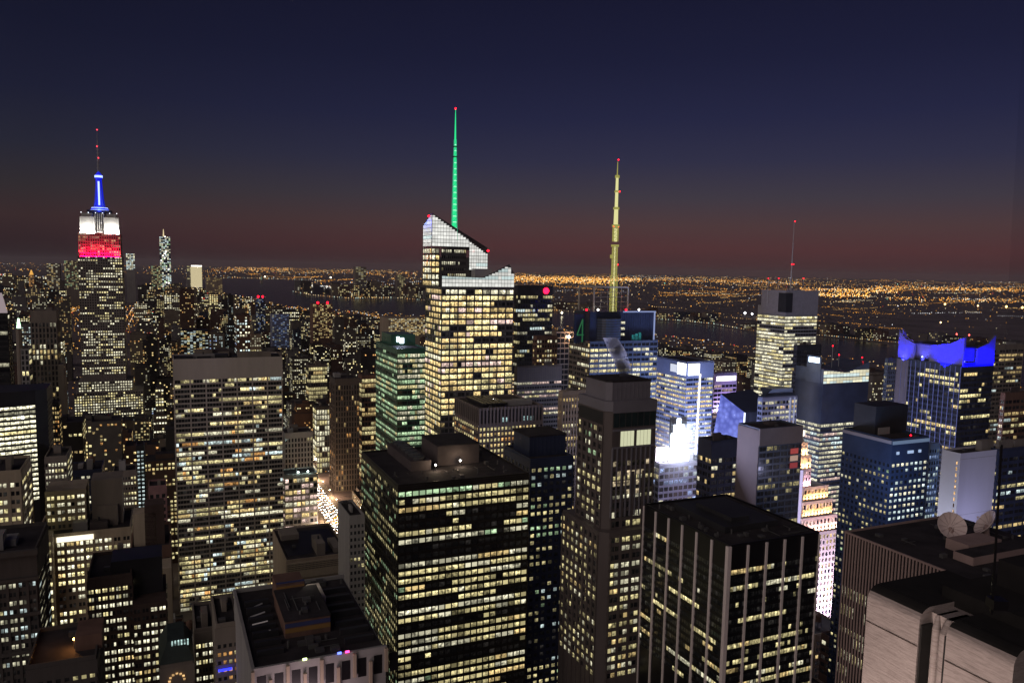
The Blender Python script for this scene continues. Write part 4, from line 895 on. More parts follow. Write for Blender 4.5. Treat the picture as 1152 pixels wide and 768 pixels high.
def fin(ax_, px_, p0, p1, zt_, zlow):
    fn = b.mb('fin', m_fin)
    if ax_ == 'N': pts = [(p0, px_, z1 + .3), (p1, px_, z1 + .3), (p1, px_, zt_), (p1 + (p0 - p1) * .4, px_, zt_ - (zt_ - zlow) * .65), (p0, px_, zlow)]; d_ = (0, 1.6, 0)
    else: pts = [(px_, p0, z1 + .3), (px_, p1, z1 + .3), (px_, p1, zt_), (px_, p1 + (p0 - p1) * .4, zt_ - (zt_ - zlow) * .65), (px_, p0, zlow)]; d_ = (1.6, 0, 0)
    fn.slab(pts, d_)
fl_ = y1 - y0
fin('E', x0 + .2, y1 - fl_ * .26, y1 + .5, z1 + hz + 10, z1 + hz + .3)
fin('E', x0 + .4, y0 + fl_ * .5, y0 - .5, z1 + hz + 9, z1 + hz + .3)
fin('N', y0 + .4, x1 - (x1 - x0) * .52, x1 + .5, z1 + hz + 10, z1 + hz + .3)
fin('N', y1 - 3, x0 + (x1 - x0) * .4, x0 + 1, z1 + hz + 11, z1 + hz + .5)
b.mb('fin', m_fin).box(x0 - .6, y1 - 11, 0, x0, y1 + .4, z1 + .2)
blu = (.0, .0, 1)
xm, ym = (x0 + x1) / 2, (y0 + y1) / 2
area_light('blue_floodlight', (xm, y0 - 3.5, z1 + .4), (xm, y0 + 2, z1 + 10), x1 - x0, 1, 60000, blu, b.root, 150)
area_light('blue_floodlight', (x0 - 3.5, y0 + fl_ * .25, z1 + .4), (x0 + 2, y0 + fl_ * .25, z1 + 10), 1, fl_ * .5, 95000, blu, b.root, 150)
area_light('blue_floodlight', (x0 + 1.2, y0 + fl_ * .62, z1 + 1), (x0 + 4, y0 + fl_ * .62, z1 + 9), 1, fl_ * .3, 9000, (.1, .1, 1), b.root, 150)
area_light('blue_floodlight', (x0 - 3.5, y1 - fl_ * .1, z1 + .4), (x0 + 1, y1 - fl_ * .1, z1 + 14), 1, fl_ * .2, 22000, (.02, .02, 1), b.root, 150)
area_light('blue_floodlight', (xm, y1 - 7, z1 + hz + 1), (xm - 2, y1 - 2, z1 + hz + 7), 6, 1, 3000, (.25, .15, 1), b.root, 150)
for k in range(3): b.mb('fin_lamp', emat('blue_white_spot', (.5, .6, 1), 5, False)).ball((x0 + (x1 - x0) * (.62 + .12 * k), y0 + 3.5, z1 + 3.6), .7); b.mb('fin_lamp', MATS['blue_white_spot']).ball((x0 + 3.4, y0 + (y1 - y0) * (.25 + .2 * k), z1 + 3.6), .6)
b.mb('fin_lamp', MATS['blue_white_spot']).ball((x0 + 6, y0 + 3.4, z1 + 3.6), 1.0); b.finish()
st = style(every=1, pier=(.5, .5), span=(1.9, .15), floors=((1, .35),), run=2, pal=(('warm', 1), ('yellow', 2)), gain=(.4, .8), top=2)
simple('office_tower', 'narrow blue ribbed tower beside the left flank of the blue finned tower', 996, 999, 1011, 403, 650, 465, m_bluegl, 6, 2, 5, st, plant=1, short='narrow blue ribbed tower')
# dark glass tower with square windows
st = style(every=1, pier=(1.0, .3), span=(1.7, .25), floors=((.55, .95), (.45, .55)), run=2, pal=(('cool', 5), ('white', 2)), gain=(.75, 1.5), top=9)
b = hero('office_tower', 'dark square-windowed tower with pale aqua lit offices and a black roof box', 949, 1004, 1045, 494, 330, 575, m_dkgl, 8, 12, 7.0, st, style(every=1, pier=(1.0, .3), span=(1.7, .25), floors=((.3, .45), (.7, .22)), run=1.2, pal=(('yellow', 3), ('white', 2), ('green', 1)), gain=(.35, 1.0), top=9), plant=1, short='aqua-windowed dark tower', finish=False)
x0, y0, x1, y1, z1 = b.dim
b.mb('penthouse', m_dark).box(x0 + x1 * .2, y0 + y1 * .5, z1, x1 * 1.1, y1 * .95, z1 + 12.5); b.mb('cornice', m_tb).box(x0 - .5, y0 + .1, z1 - 1, x0 - .01, y1, z1 + .4, bottom=True)
b.mb('cornice', emat('aqua_glow_cornice', (.35, .5, .8), .28, False)).box(x0, y0 - .6, z1 - 1.2, x1, y0 - .1, z1 + .2, bottom=True)  # front cornice glows: aqua light on it put into the colour
for k in range(3): b.mb('sign_light', emat('aqua_sign', (.45, .6, .9), .8, False)).box(x0 + x1 * (.12 + .3 * k), y0 - .6, z1 - 5.6, x0 + x1 * (.12 + .3 * k) + (1.4 if k != 1 else 3.4), y0 - .3, z1 - 4.4, bottom=True)
b.mb('beacon', e_red).ball((x0 + x1 * .55, y0 + 1, z1 + 1.8), .35); b.finish()
m_aqua = mat('aqua_glass', (.20, .26, .36), .3, .1, .1)
st = style(every=1, pier=(.3, .3), span=(1.2, .15), floors=((1, .7),), run=2, pal=(('cool', 3), ('blue', 2)), gain=(.35, .8), top=1)
simple('office_tower', 'slim pale blue lit glass tower against the right side of the aqua windowed one', 1043, 1046, 1057, 499, 345, 570, m_aqua, 4, 2, 7, st, plant=0, short='slim pale blue tower')
# blank pale slab
b = hero('hotel_slab', 'blank pale lilac slab with a single column of small lit windows', 1060, 1081, 1140, 510, 390, 574, mat('lilac_white_wall', (.55, .54, .62), .7, .06, .1, streak=1), 1, 0, 7, style(pier=(0, 0), span=(0, 0), floors=((1, 0),), dim=0), plant=2, short='blank pale slab', finish=False)
x0, y0, x1, y1, z1 = b.dim; b.win = []
for j in range(16): b.win.append(([Vector((-.06, y1 * .20, z1 - 5 - 3.1 * j)), Vector((-.06, y1 * .13, z1 - 5 - 3.1 * j)), Vector((-.06, y1 * .13, z1 - 3.2 - 3.1 * j)), Vector((-.06, y1 * .20, z1 - 3.2 - 3.1 * j))], (1, .6, .25, 0) if rnd.random() < .8 else (.1, .06, .04, 0), True))
for k in (0, 9): b.mb('joint', m_grey).box(x0 + .01, -.05, z1 - 3.2 * k - 2, x1, -.005, z1 - 3.2 * k - 1.85, bottom=True)
b.finish()
area_light('slab_wash_light', (b.mw @ Vector((x1 * .15, -26, z1 - 44)))[:], (b.mw @ Vector((x1 * .25, 0, z1 - 12)))[:], 10, 4, 6000, (.62, .62, 1))
area_light('slab_wash_light', (b.mw @ Vector((-26, y1 * .4, z1 - 44)))[:], (b.mw @ Vector((0, y1 * .4, z1 - 12)))[:], 4, 10, 7000, (.8, .84, 1))
st = style(every=2, pier=(.8, .3), mull=.3, span=(1.9, .2), floors=((.6, .5), (.4, .15)), run=1.6, pal=(('warm', 2), ('yellow', 2), ('cool', 1)), gain=(.5, 1.0), top=3)
simple('apartment_tower', 'dim brown tower with warm windows at the far right, beyond the blank pale slab', 1126, 1131, 1190, 442, 520, 500, m_brown, 14, 2, 7, st, plant=2, short='dim brown tower')
simple('apartment_tower', 'dim grey tower with few lit windows just right of the blue fins', 1113, 1118, 1152, 388, 760, 440, m_olive, 10, 2, 5, st, plant=2, short='dim grey tower')
simple('apartment_tower', 'dark blue low tower with scattered windows under the dim brown tower', 1112, 1124, 1190, 505, 400, 640, m_navy, 12, 4, 8, st, plant=2, short='dark blue low tower')
# stepped wedding-cake tower lit pink and amber
D = 520; P = at(903, 585, D); b = Bld('stepped_tower', 'stepped stone tower floodlit pink and amber with a lit globe on top', P, warp=None)
fx = lambda px: along(P, Vw, px); m_par = mat('pink_stone', (.42, .36, .33), .8, .12, .15); Zp = lambda py: gnd_z(P, py); u_ = .012
def ptier(xa, xb, yt, yb, yo, nc, fl, e, col, dl=14, winp=.6):
    z0, z1 = (Zp(yb) if yb else 0), Zp(yt); xl_, xr_ = fx(xa), fx(xb); b.mb('wall', m_par).box(xl_, yo, z0, xr_, yo + dl, z1)
    s_ = style(pier=(1.4, .4), span=(1.7, .2), floors=((1, winp),), run=1.2, pal=(('warm', 2), ('pink', 2)), gain=(.5, 1.1), top=.8); s_['minz'] = z1 - .8 - 18 * fl
    b.facade('N', xl_, yo, xr_, yo + dl, z0, z1, nc, fl, s_, m_par); b.facade('E', xl_, yo, xr_, yo + dl, z0, z1, max(2, nc // 2), fl, s_, m_par)
    b.mb('cornice', m_par).box(xl_ - .4, yo - .6, z1 - .2, xr_ + .4, yo - .0, z1 + .7, bottom=True); b.mb('cornice', m_par).box(xl_ - .6, yo, z1 - .19, xl_, yo + dl, z1 + .69, bottom=True)
    if e:
        area_light('tier_floodlight', ((xl_ + xr_) / 2, yo - 1.6, z0 + 1.2), ((xl_ + xr_) / 2, yo + .4, z0 + (z1 - z0) * .6), (xr_ - xl_), .8, e, col, b.root, 160)
        area_light('tier_floodlight', (xl_ - 1.6, yo + dl * .5, z0 + 1.2), (xl_, yo + dl * .5, z0 + (z1 - z0) * .6), .8, dl, e * .6, col, b.root, 160)
AM = (1, .55, .22); PK = (1, .55, .75)
ptier(901, 945, 602, None, -.5, 11, 4.2, 0, PK, 34, .6); ptier(903, 944, 585, 602, 1.4, 10, 4.2, 11000, (1, .55, .42), 30); ptier(907, 940, 568, 585, 4, 9, 4.2, 9500, AM, 24)
ptier(911, 938, 553, 568, 7, 7, 3.6, 7000, AM, 18); ptier(906, 919, 532, 553, 8, 4, 3.8, 5000, PK, 12); ptier(905.5, 918.5, 517, 532, 8.6, 3, 3.8, 5600, AM, 10); ptier(906.5, 915, 502, 517, 9.4, 2, 3.8, 5000, AM, 8)
cxl = fx(911.5); b.mb('clock_face', emat('clock_orange', (1, .45, .2), 1.5, False)).slab([(cxl + 3 * math.cos(t * .3927), 8.3, Zp(523) + 3 * math.sin(t * .3927)) for t in range(16)], (0, .2, 0))
b.mb('globe', emat('globe_white', (1, .85, .7), 2.5, False)).ball((fx(910.5), 12, Zp(491)), 2.6, seg=14, rings=9); b.mb('globe_stand', m_par).cone(fx(910.5), 12, Zp(503), Zp(496), 3, 1.5, 8)
pz = lambda e, x, y, py, aim, col: None
p_ = b.mw @ Vector((fx(920), -34, Zp(690))); area_light('street_fill_light', p_, b.mw @ Vector((fx(922), 0, Zp(640))), 20, 6, 130000, (.85, .70, 1))  # added area lamps wash the lower walls lilac, no sign stands here
p_ = b.mw @ Vector((-30, 14, Zp(640))); area_light('street_fill_light', p_, b.mw @ Vector((0, 14, Zp(600))), 6, 20, 80000, (.85, .7, 1))
HERO.append((895, 945, 488, D, 672, 'stepped pink-lit tower', footprint(P, -4, -4, 34, 40))); b.finish()
screen('billboard', 'vertical lilac and white lit billboard left of the stepped pink tower', 896, 899.5, 525, 598, 515, (.72, .62, 1), .8, 9000)
# added area lamps that put the square's glow on the fronts around it
square_light(770, 560, 640, 480000, (.45, .55, 1), 40, 30, at(768, 470, 700))
square_light(730, 500, 600, 8000, (.4, .5, 1), 30, 30, at(725, 430, 668))
square_light(880, 560, 600, 90000, (.75, .75, 1), 40, 30, at(930, 470, 660))
square_light(1050, 520, 520, 14000, (.35, .42, 1), 30, 40, at(1045, 430, 610))
square_light(748, 520, 450, 130000, (.62, .64, 1), 30, 20, at(700, 400, 322))  # added to light the steam plume from behind
square_light(1010, 560, 300, 16000, (.3, .5, 1), 16, 16, at(1022, 520, 331))  # added close before the dark tower to give its front an aqua glow

# ------------------------------------------------------------------ other towers one can pick out
st = style(every=1, pier=(.5, .2), span=(1.9, .2), floors=((.7, .55), (.3, .2)), run=2.5, pal=(('yellow', 5), ('white', 2), ('cool', 1)), gain=(.5, 1.0), top=9)
b = hero('office_tower', 'dark tower with a round red lit sign at the right end of its roof', 579, 583, 622, 321, 860, 405, m_dark, 14, 2, 5.1, st, plant=0, short='red-sign tower', finish=False)
x0, y0, x1, y1, z1 = b.dim; es = emat('red_disc_sign', (1, .004, .03), 7); zc_ = z1 - 4.5; xx = x1 * .80
b.mb('red_sign', es).slab([(xx + 3.4 * math.cos(t * .3927), -.8, zc_ + 3.4 * math.sin(t * .3927)) for t in range(16)], (0, .6, 0)); b.finish()
st = style(every=1, pier=(.35, .15), span=(1.9, .25), floors=((.4, .85), (.6, .15)), run=7, pal=(('white', 3), ('pink', 2), ('yellow', 2)), gain=(.5, 1.1), top=11)
b = hero('office_tower', 'grey banded tower with long white and peach lit strips under a dark ribbed top', 579, 582, 632, 412, 620, 490, m_olive, 18, 2, 5.1, st, plant=1, short='strip-lit banded tower', finish=False)
x0, y0, x1, y1, z1 = b.dim; rib(b, 'N', x0, y0, x1, y1, z1 - 10.5, z1, 24, .5, .4, 'top_rib', m_gb); b.finish()
st = style(every=1, pier=(.9, .6), span=(2.2, .2), floors=((.6, .6), (.4, .3)), run=1.6, pal=(('warm', 3), ('yellow', 3), ('white', 1)), gain=(.5, 1.0), top=2)
simple('office_tower', 'tan block of tall slim window bays between the banded tower and brown granite tower', 629, 633, 662, 440, 430, 510, m_tan, 9, 2, 7.5, st, plant=1, short='tan slim-bay block')
simple('office_tower', 'brown flat topped tower with dim amber windows left of the peach lit wall', 600, 604, 627, 378, 760, 412, m_brown, 8, 2, 5.4, st, plant=1, short='brown flat-topped tower')
b = hero('low_block', 'small block with a blank peach lit wall and one bright white lamp', 621, 626, 645, 373, 900, 384, m_tan, 4, 0, 6, style(floors=((1, 0),)), plant=1, short='peach-lit wall', finish=False)
b.mb('wall_lamp', e_white).ball((b.dim[2] * .72, -1.2, b.dim[4] - 5), 1.6); point_light('wall_lamp_light', (b.dim[2] * .72, -4, b.dim[4] - 5), 9000, (1, .6, .35), 1.5, b.root); b.finish()

# left side
st = style(every=1, pier=(.2, .1), span=(1.2, .35), floors=((.85, .97), (.15, .7)), run=9, pal=(('white', 5), ('yellow', 4)), gain=(1.1, 2.0), top=1, blind=.5)
P, (x0, y0, x1, y1) = place(-60, 40, 47, 455, 430, 'W', 30)
b = Bld('office_tower', 'bright office block with long curved white lit floors at the left edge', P); z1 = P.z; fl = 5.6 * 430 / FPX; nf = 20
cur = [(x0 + (x1 - x0) * k / 14, y0 - 5.5 * math.sin(math.pi * (.15 + .85 * k / 14))) for k in range(15)]
cur = [(x, y + 0) for x, y in cur]
b.mb('wall', m_dark).prism(cur + [(x1 + 5, y1 * .2), (x1 + 5, y1), (x0, y1)], 0, z1 + 8)
R = random.Random(9)
for j in range(nf):
    za = z1 - fl * (j + 1) + .9; zt_ = z1 - fl * j - .25; g_ = R.uniform(1.3, 2.3); c_ = PAL[R.choice(('white', 'white', 'yellow'))]; dim_ = j == 1
    for k in range(14):
        a_, c2 = cur[k], cur[k + 1]; g2 = g_ * R.uniform(.75, 1.15) * (.25 if dim_ else 1)
        b.win.append(([Vector((a_[0] + .15, a_[1] - .05, za)), Vector((c2[0] - .15, c2[1] - .05, za)), Vector((c2[0] - .15, c2[1] - .05, zt_)), Vector((a_[0] + .15, a_[1] - .05, zt_))], (c_[0] * g2, c_[1] * g2, c_[2] * g2, 0), True))
    b.mb('floor_band', m_dark).prism([(x, y - .35) for x, y in cur] + [(x1 + 5.3, y1 * .2), (x1 + 5.3, y1), (x0, y1)], z1 - fl * j - .22, z1 - fl * j + .75)
b.mb('ceiling_lamp', e_white).ball((x0 + (x1 - x0) * .86, -5, z1 - fl * 2.2), .8); HERO.append((-10, 47, 442, 430, 548, 'bright curved-floor block', footprint(P, x0, y0 - 8, x1 + 6, y1))); b.finish()
st = style(every=1, pier=(1.7, .7), span=(1.6, .2), floors=((.35, .7), (.65, .2)), run=1.5, pal=(('yellow', 2), ('warm', 2), ('white', 1)), gain=(.45, 1.0), top=11)
b = hero('art_deco_tower', 'tan setback tower with bold vertical piers at its top, left of the floodlit tower', 34, 63, None, 349, 820, 425, m_olive, 7, 3, 6.1, st, side='W', depth=24, plant=1, short='piered tan tower', finish=False)
x0, y0, x1, y1, z1 = b.dim; b.mb('wing', m_olive).box(x0 - 6, -3, 0, x0 - .05, 22, z1 - 42); b.mb('wing', m_olive).box(x1 + .05, -3, 0, x1 + 5, 22, z1 - 55); b.finish()
simple('apartment_tower', 'blank grey narrow tower standing left of the piered tan tower', 23, 32, None, 392, 780, 430, m_grey, 2, 1, 6, style(pier=(2.5, .2), floors=((1, .2),)), side='W', depth=20, plant=1, short='blank grey narrow tower')
# left-edge slender tower
b = hero('apartment_tower', 'black slender tower at the far left edge under a slanting white lit top', -30, 8, None, 352, 560, 440, m_dark, 3, 2, 6, style(floors=((1, .12),), pal=(('white', 1),)), side='W', depth=16, plant=0, short='black left-edge tower', finish=False)
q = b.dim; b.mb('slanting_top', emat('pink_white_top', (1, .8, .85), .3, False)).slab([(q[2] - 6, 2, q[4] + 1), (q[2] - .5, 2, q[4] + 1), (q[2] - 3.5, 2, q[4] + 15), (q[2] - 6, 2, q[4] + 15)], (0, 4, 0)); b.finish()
root = tag(empty('lit_pinnacle', at(21, 366, 900), GA), 'small spire with a glowing white and green lamp, left of the piered tan tower', 'spire')
f = MB(); f.cone(0, 0, -200, -3, 5, 3, 8); f.build('shaft', m_olive, root); f = MB(); f.cone(0, 0, -3, 8, 2.2, .8, 8); f.build('lamp', emat('green_white_lamp', (.55, 1, .6), 4), root); f = MB(); f.cone(0, 0, 8, 14, .7, .2, 6); f.build('finial', m_steel, root)
# foreground masonry at the bottom left
st = style(every=2, pier=(2.2, .35), mull=.7, span=(1.8, .2), floors=((.85, .93), (.15, .6)), run=3, pal=(('yellow', 5), ('white', 4), ('warm', 1)), gain=(1.0, 1.9), top=2)
m_mas = mat('tan_masonry', (.44, .37, .27), .85, .2, .2, streak=1)
b = hero('office_block', 'wide tan masonry block with blazing windows and a lit strip along its parapet', 40, 147, None, 592, 330, 700, m_mas, 20, 4, 9.0, st, side='W', depth=30, plant=2, short='blazing tan masonry block', finish=False)
x0, y0, x1, y1, z1 = b.dim; b.mb('parapet_light', emat('parapet_glow', (1, .92, .70), 1.6, False)).box(x0 + 7.5, -.7, z1 - 2.4, x0 + 21, -.36, z1 - .3, bottom=True); b.mb('setback', m_mas).box(x0 + 3, 9, z1, x0 + 18, 26, z1 + 17)
s_ = style(every=2, pier=(1.6, .3), mull=.5, span=(1.8, .2), floors=((1, .85),), run=2, pal=(('yellow', 5), ('white', 3)), gain=(.7, 1.2), top=1.5); b.facade('N', x0 + 3, 9, x0 + 18, 26, z1, z1 + 17, 8, 3.4, s_, m_mas, part='setback')
b.mb('water_tank_house', m_olive).box(x0 + 20, 10, z1, x0 + 32, 24, z1 + 20); b.mb('water_tank_house', m_olive).box(x0 + 22, 8, z1, x0 + 30, 10, z1 + 9)
b.mb('wing', m_mas).box(x0 - 0, -6.5, 0, x0 + 6.5, -.4, z1 + 3); b.facade('N', x0, -6.5, x0 + 6.5, -.4, z1 - 60, z1 + 3, 3, 3.45, dict(st, every=1, pier=(1.0, .2), top=2), m_mas, part='wing')
b.finish()
st = style(every=2, pier=(2.0, .35), mull=.9, span=(2.1, .2), floors=((.6, .85), (.4, .5)), run=1.6, pal=(('white', 5), ('yellow', 3)), gain=(.75, 1.4), top=3)
simple('office_block', 'tan corner block with white windows below the bright curved floors', -20, 23, 34, 528, 300, 612, m_mas, 6, 4, 10, st, side='W', plant=1, short='tan corner block')
m_dkm = mat('dark_masonry', (.085, .075, .07), .9, .2, .2, streak=1)
st = style(every=2, pier=(2.3, .4), mull=.9, span=(1.9, .2), floors=((.7, .7), (.3, .3)), run=1.3, pal=(('white', 6), ('cool', 3), ('yellow', 1)), gain=(.45, 1.0), top=7.5)
b = hero('office_block', 'dark masonry block with a deep blank cornice at the bottom left corner', -40, 40, None, 617, 215, 768, m_dkm, 14, 3, 10.5, st, side='W', depth=26, plant=2, short='dark corniced block', finish=False)
x0, y0, x1, y1, z1 = b.dim
for dz in (7.3, 17.5, 28.5): b.mb('cornice', m_dkm).box(x0 - .5, -1.3, z1 - dz, x1 + .6, -.42, z1 - dz + .8, bottom=True)
b.mb('cornice', m_dkm).box(x0 - .5, -1.5, z1 - .2, x1 + .6, -.02, z1 + 1.3, bottom=True); b.finish()
st = style(every=2, pier=(1.7, .35), mull=.6, span=(1.6, .2), floors=((.75, .88), (.25, .5)), run=1.8, pal=(('white', 6), ('yellow', 2), ('warm', .5)), gain=(.75, 1.4), top=2.2)
m_dkb = mat('dark_brown_brick', (.09, .06, .05), .9, .25, .3, streak=1)
b = hero('office_block', 'dark brown brick setback block with white windows in front of the blazing tan one', 98, 148, None, 644, 245, 768, m_dkb, 13, 3, 9.5, st, side='W', depth=24, plant=1, short='brown brick setback block', finish=False)
x0, y0, x1, y1, z1 = b.dim; b.mb('wing', m_dkb).box(x1 + .05, -4, 0, x1 + 10, 20, z1 - 8); b.facade('N', x1 + .05, -4, x1 + 10, 20, z1 - 50, z1 - 8, 8, 2.6, dict(st, top=1), m_dkb, part='wing')
b.mb('blank_tower', m_dark).box(x1 - 6, 4, z1 - 8, x1 + 9, 16, z1 + 4); b.finish()
b = hero('office_block', 'blank brown U shaped block between the brick block and the white slab', 147, 192, None, 612, 300, 690, m_brown, 5, 2, 10, style(pier=(3, .2), span=(2.5, .15), floors=((1, .05),), top=3), side='W', depth=30, plant=3, short='blank brown block', finish=False)
x0, y0, x1, y1, z1 = b.dim; b.mb('wing', m_mas).box(x1 - 5, -12, 0, x1, -.6, z1 - 4); b.mb('wing', m_brown).box(x0, -12, 0, x0 + 5, -.6, z1 - 15); b.mb('stair_tower', m_mas).box(x0 + 1, 5, z1, x0 + 9, 14, z1 + 13); b.mb('stair_tower', m_dkb).box(x1 - 9, 5, z1, x1 - 2, 14, z1 + 16)
for j in range(9): b.win.append(([Vector((x1 - 3.2, -12.06, z1 - 12 - 3.6 * j)), Vector((x1 - 1.7, -12.06, z1 - 12 - 3.6 * j)), Vector((x1 - 1.7, -12.06, z1 - 9.8 - 3.6 * j)), Vector((x1 - 3.2, -12.06, z1 - 9.8 - 3.6 * j))], (.02, .018, .012, 0), False))
b.finish()
# small classical building with a lit arched window
b = hero('classical_building', 'small stone building with a lit arched window and a hipped roof', 180, 217, None, 741, 210, 768, m_olive, 4, 1, 9, style(pier=(1.5, .3), span=(2, .2), floors=((1, .5),), pal=(('yellow', 1),), gain=(.3, .6), top=5), side='W', depth=18, plant=0, short='small arched building', finish=False)
x0, y0, x1, y1, z1 = b.dim; b.mb('hip_roof', mat('dark_copper_roof', (.04, .055, .05), .7, .3, .3)).prism([(x0 - .3, -.3), (x1 + .3, -.3), (x1 + .3, y1), (x0 - .3, y1)], z1 + 1, z1 + 6, top=[(x0 + 2, 3), (x1 - 2, 3), (x1 - 2, y1 - 3), (x0 + 2, y1 - 3)])
cxx = (x0 + x1) / 2
for k in range(7):
    t = math.pi * k / 6; b.win.append(([Vector((cxx + 1.9 * math.cos(t) - .3, -.6, z1 - 4.2 + 1.9 * math.sin(t))), Vector((cxx + 1.9 * math.cos(t) + .3, -.6, z1 - 4.2 + 1.9 * math.sin(t))), Vector((cxx + 1.9 * math.cos(t) + .3, -.6, z1 - 3.6 + 1.9 * math.sin(t))), Vector((cxx + 1.9 * math.cos(t) - .3, -.6, z1 - 3.6 + 1.9 * math.sin(t)))], (1, .6, .25, 0), True))
for k in range(6): b.win.append(([Vector((x0 + 3 + k * .8, 2.2, z1 + 4.5)), Vector((x0 + 3.4 + k * .8, 2.2, z1 + 4.5)), Vector((x0 + 3.4 + k * .8, 2.2, z1 + 6.3)), Vector((x0 + 3 + k * .8, 2.2, z1 + 6.3))], (.6, .85, .8, 0), True))
b.finish()
st = style(every=2, pier=(1.8, .3), mull=.5, span=(1.8, .2), floors=((1, .75),), run=2, pal=(('white', 3), ('yellow', 3)), gain=(.8, 1.5), top=3)
simple('office_block', 'narrow tan block with blazing white windows right of the arched building', 219, 241, None, 704, 225, 768, m_olive, 6, 2, 10, st, side='W', depth=20, plant=2, short='narrow blazing block')
b = hero('office_block', 'slim pale block with stacked balconies and a bright blue light bar', 243, 268, None, 698, 205, 768, m_olive, 4, 2, 10, style(pier=(1.2, .3), span=(2.2, .4), floors=((1, .35),), pal=(('yellow', 1), ('orange', 1)), gain=(.3, .8), top=4), side='W', depth=20, plant=2, short='slim balcony block', finish=False)
x0, y0, x1, y1, z1 = b.dim; b.mb('blue_bar', emat('blue_bar', (.02, .03, 1), 3)).box(x0 + .3, -1.4, z1 - 11.6, x0 + 3.7, -1.0, z1 - 11.1, bottom=True); b.finish()
b = hero('rooftop_house', 'low dark roof with an orange lamp beside a brick wall', 30, 108, None, 736, 190, 768, m_dkm, 8, 2, 10, style(pier=(2, .3), floors=((1, .1),), top=3), side='W', depth=22, plant=1, short='low roof with the orange lamp', finish=False)
x0, y0, x1, y1, z1 = b.dim; b.mb('brick_wall', m_brown).box(x1 - 5, 6, z1, x1 + 1, 16, z1 + 4); b.mb('roof_lamp', emat('orange_lamp', (1, .45, .1), 14)).ball((x0 + 9.5, 8, z1 + 2.6), .35); b.mb('lamp_post', m_dark).cone(x0 + 9.5, 8, z1, z1 + 2.3, .1, .1, 6); point_light('orange_lamp_light', (x0 + 9.5, 7.2, z1 + 2.8), 900, (1, .4, .1), .3, b.root); b.finish()

# big black flat roof with a pilastered front, bottom centre left
P, (x0, y0, x1, y1) = place(263, 284, 434, 752, 165, 'E', 40)
b = Bld('low_block', 'low block with a wide black roof of ducts and a pink lit pilastered front', P); z1 = P.z; Wn, L = x1, y1 
b.mb('wall', m_grey).box(0, 0, 0, Wn, L, z1 - 1.2); b.mb('roof', m_roof).box(.3, .3, z1 - 1.2, Wn - .3, L - .3, z1 - 1.0)
b.mb('parapet', m_grey).box(-.2, -.2, z1 - 1.3, Wn + .2, .5, z1); b.mb('parapet', m_grey).box(-.2, .5, z1 - 1.3, .5, L + .2, z1 - .01); b.mb('parapet', m_dark).box(.5, L - .4, z1 - 1.3, Wn + .2, L + .2, z1 - .02)
for k in range(9): b.mb('pilaster', m_tan).box(Wn * k / 8 - .35, -.9, z1 - 6 - (3 if k % 2 else 0), Wn * k / 8 + .35, -.2, z1 - .4 - (2.5 if k % 2 else 0), bottom=True); b.mb('slit_window', m_black).box(Wn * k / 8 + .9, -.06, z1 - 6.5, Wn * (k + 1) / 8 - .9, 0, z1 - 2, bottom=True)
rp = random.Random(3)
b.mb('penthouse', m_brown).box(Wn * .30, L * .30, z1 - 1, Wn * .66, L * .72, z1 + 3.2); b.mb('penthouse_roof', m_roof).box(Wn * .295, L * .295, z1 + 3.2, Wn * .665, L * .725, z1 + 3.4, bottom=True)
b.mb('penthouse', m_brown).box(Wn * .32, L * .72, z1 - 1, Wn * .56, L * .9, z1 + 4.5)
for z_, m_ in ((.3, mat('ochre_band', (.28, .16, .05), .8, .1)), (1.6, mat('blue_band', (.05, .06, .16), .8, .1))): b.mb('ochre_band' if z_ < 1 else 'blue_band', m_).box(Wn * .30, L * .30 - .1, z1 + z_, Wn * .66, L * .30 - .005, z1 + z_ + 1, bottom=True); b.mb('ochre_band' if z_ < 1 else 'blue_band', m_).box(Wn * .32, L * .72 - .1, z1 + z_ + 3.3, Wn * .56, L * .72 - .005, z1 + z_ + .2 + 3.6 if z_ < 1 else z1 + 5.4, bottom=True)
clutter(b, Wn * .3, L * .06, Wn * .68, L * .26, z1 - 1, 14, 6); clutter(b, Wn * .34, L * .34, Wn * .6, L * .68, z1 + 3.4, 9, 7); clutter(b, Wn * .6, L * .9, Wn * .95, L * .97, z1 - 1, 6, 8)
b.mb('lit_vent', m_white).box(Wn * .60, L * .62, z1 - .9, Wn * .72, L * .84, z1 + 1.6); point_light('roof_work_light', (Wn * .62, L * .78, z1 + 4.5), 160, (1, .9, .7), .3, b.root)
for k in range(7): b.mb('duct', m_dark).box(Wn * .06, L * (.15 + .1 * k), z1 - 1, Wn * .26, L * (.15 + .1 * k) + 1.1, z1 + rp.uniform(0, .8)); b.mb('duct', m_dark).box(Wn * .72, L * (.12 + .11 * k), z1 - 1, Wn * .95, L * (.12 + .11 * k) + 1.2, z1 + rp.uniform(0, .7))
for k in range(4): b.mb('duct_pipe', m_steel).bar((Wn * .08, L * (.4 + .1 * k), z1 - .4), (Wn * .2, L * (.36 + .12 * k), z1 + .4), .22)
for xx, c_, nm in ((.62, (.1, .15, 1), 'blue_spot'), (.68, (1, .05, .3), 'pink_spot'), (.36, (.8, 1, .4), 'lime_spot')): b.mb(nm, emat(nm, c_, 4, False)).box(Wn * xx, -.5, z1 + .1, Wn * xx + .9, -.2, z1 + .5, bottom=True)
area_light('pink_floodlight', (Wn * .3, -9, z1 - 14), (Wn * .3, 0, z1 - 3), Wn * .5, 2, 1800, (1, .72, .78), b.root, 160)
HERO.append((263, 434, 662, 165, 768, 'low black-roofed block', footprint(P, 0, 0, Wn, L))); b.finish()
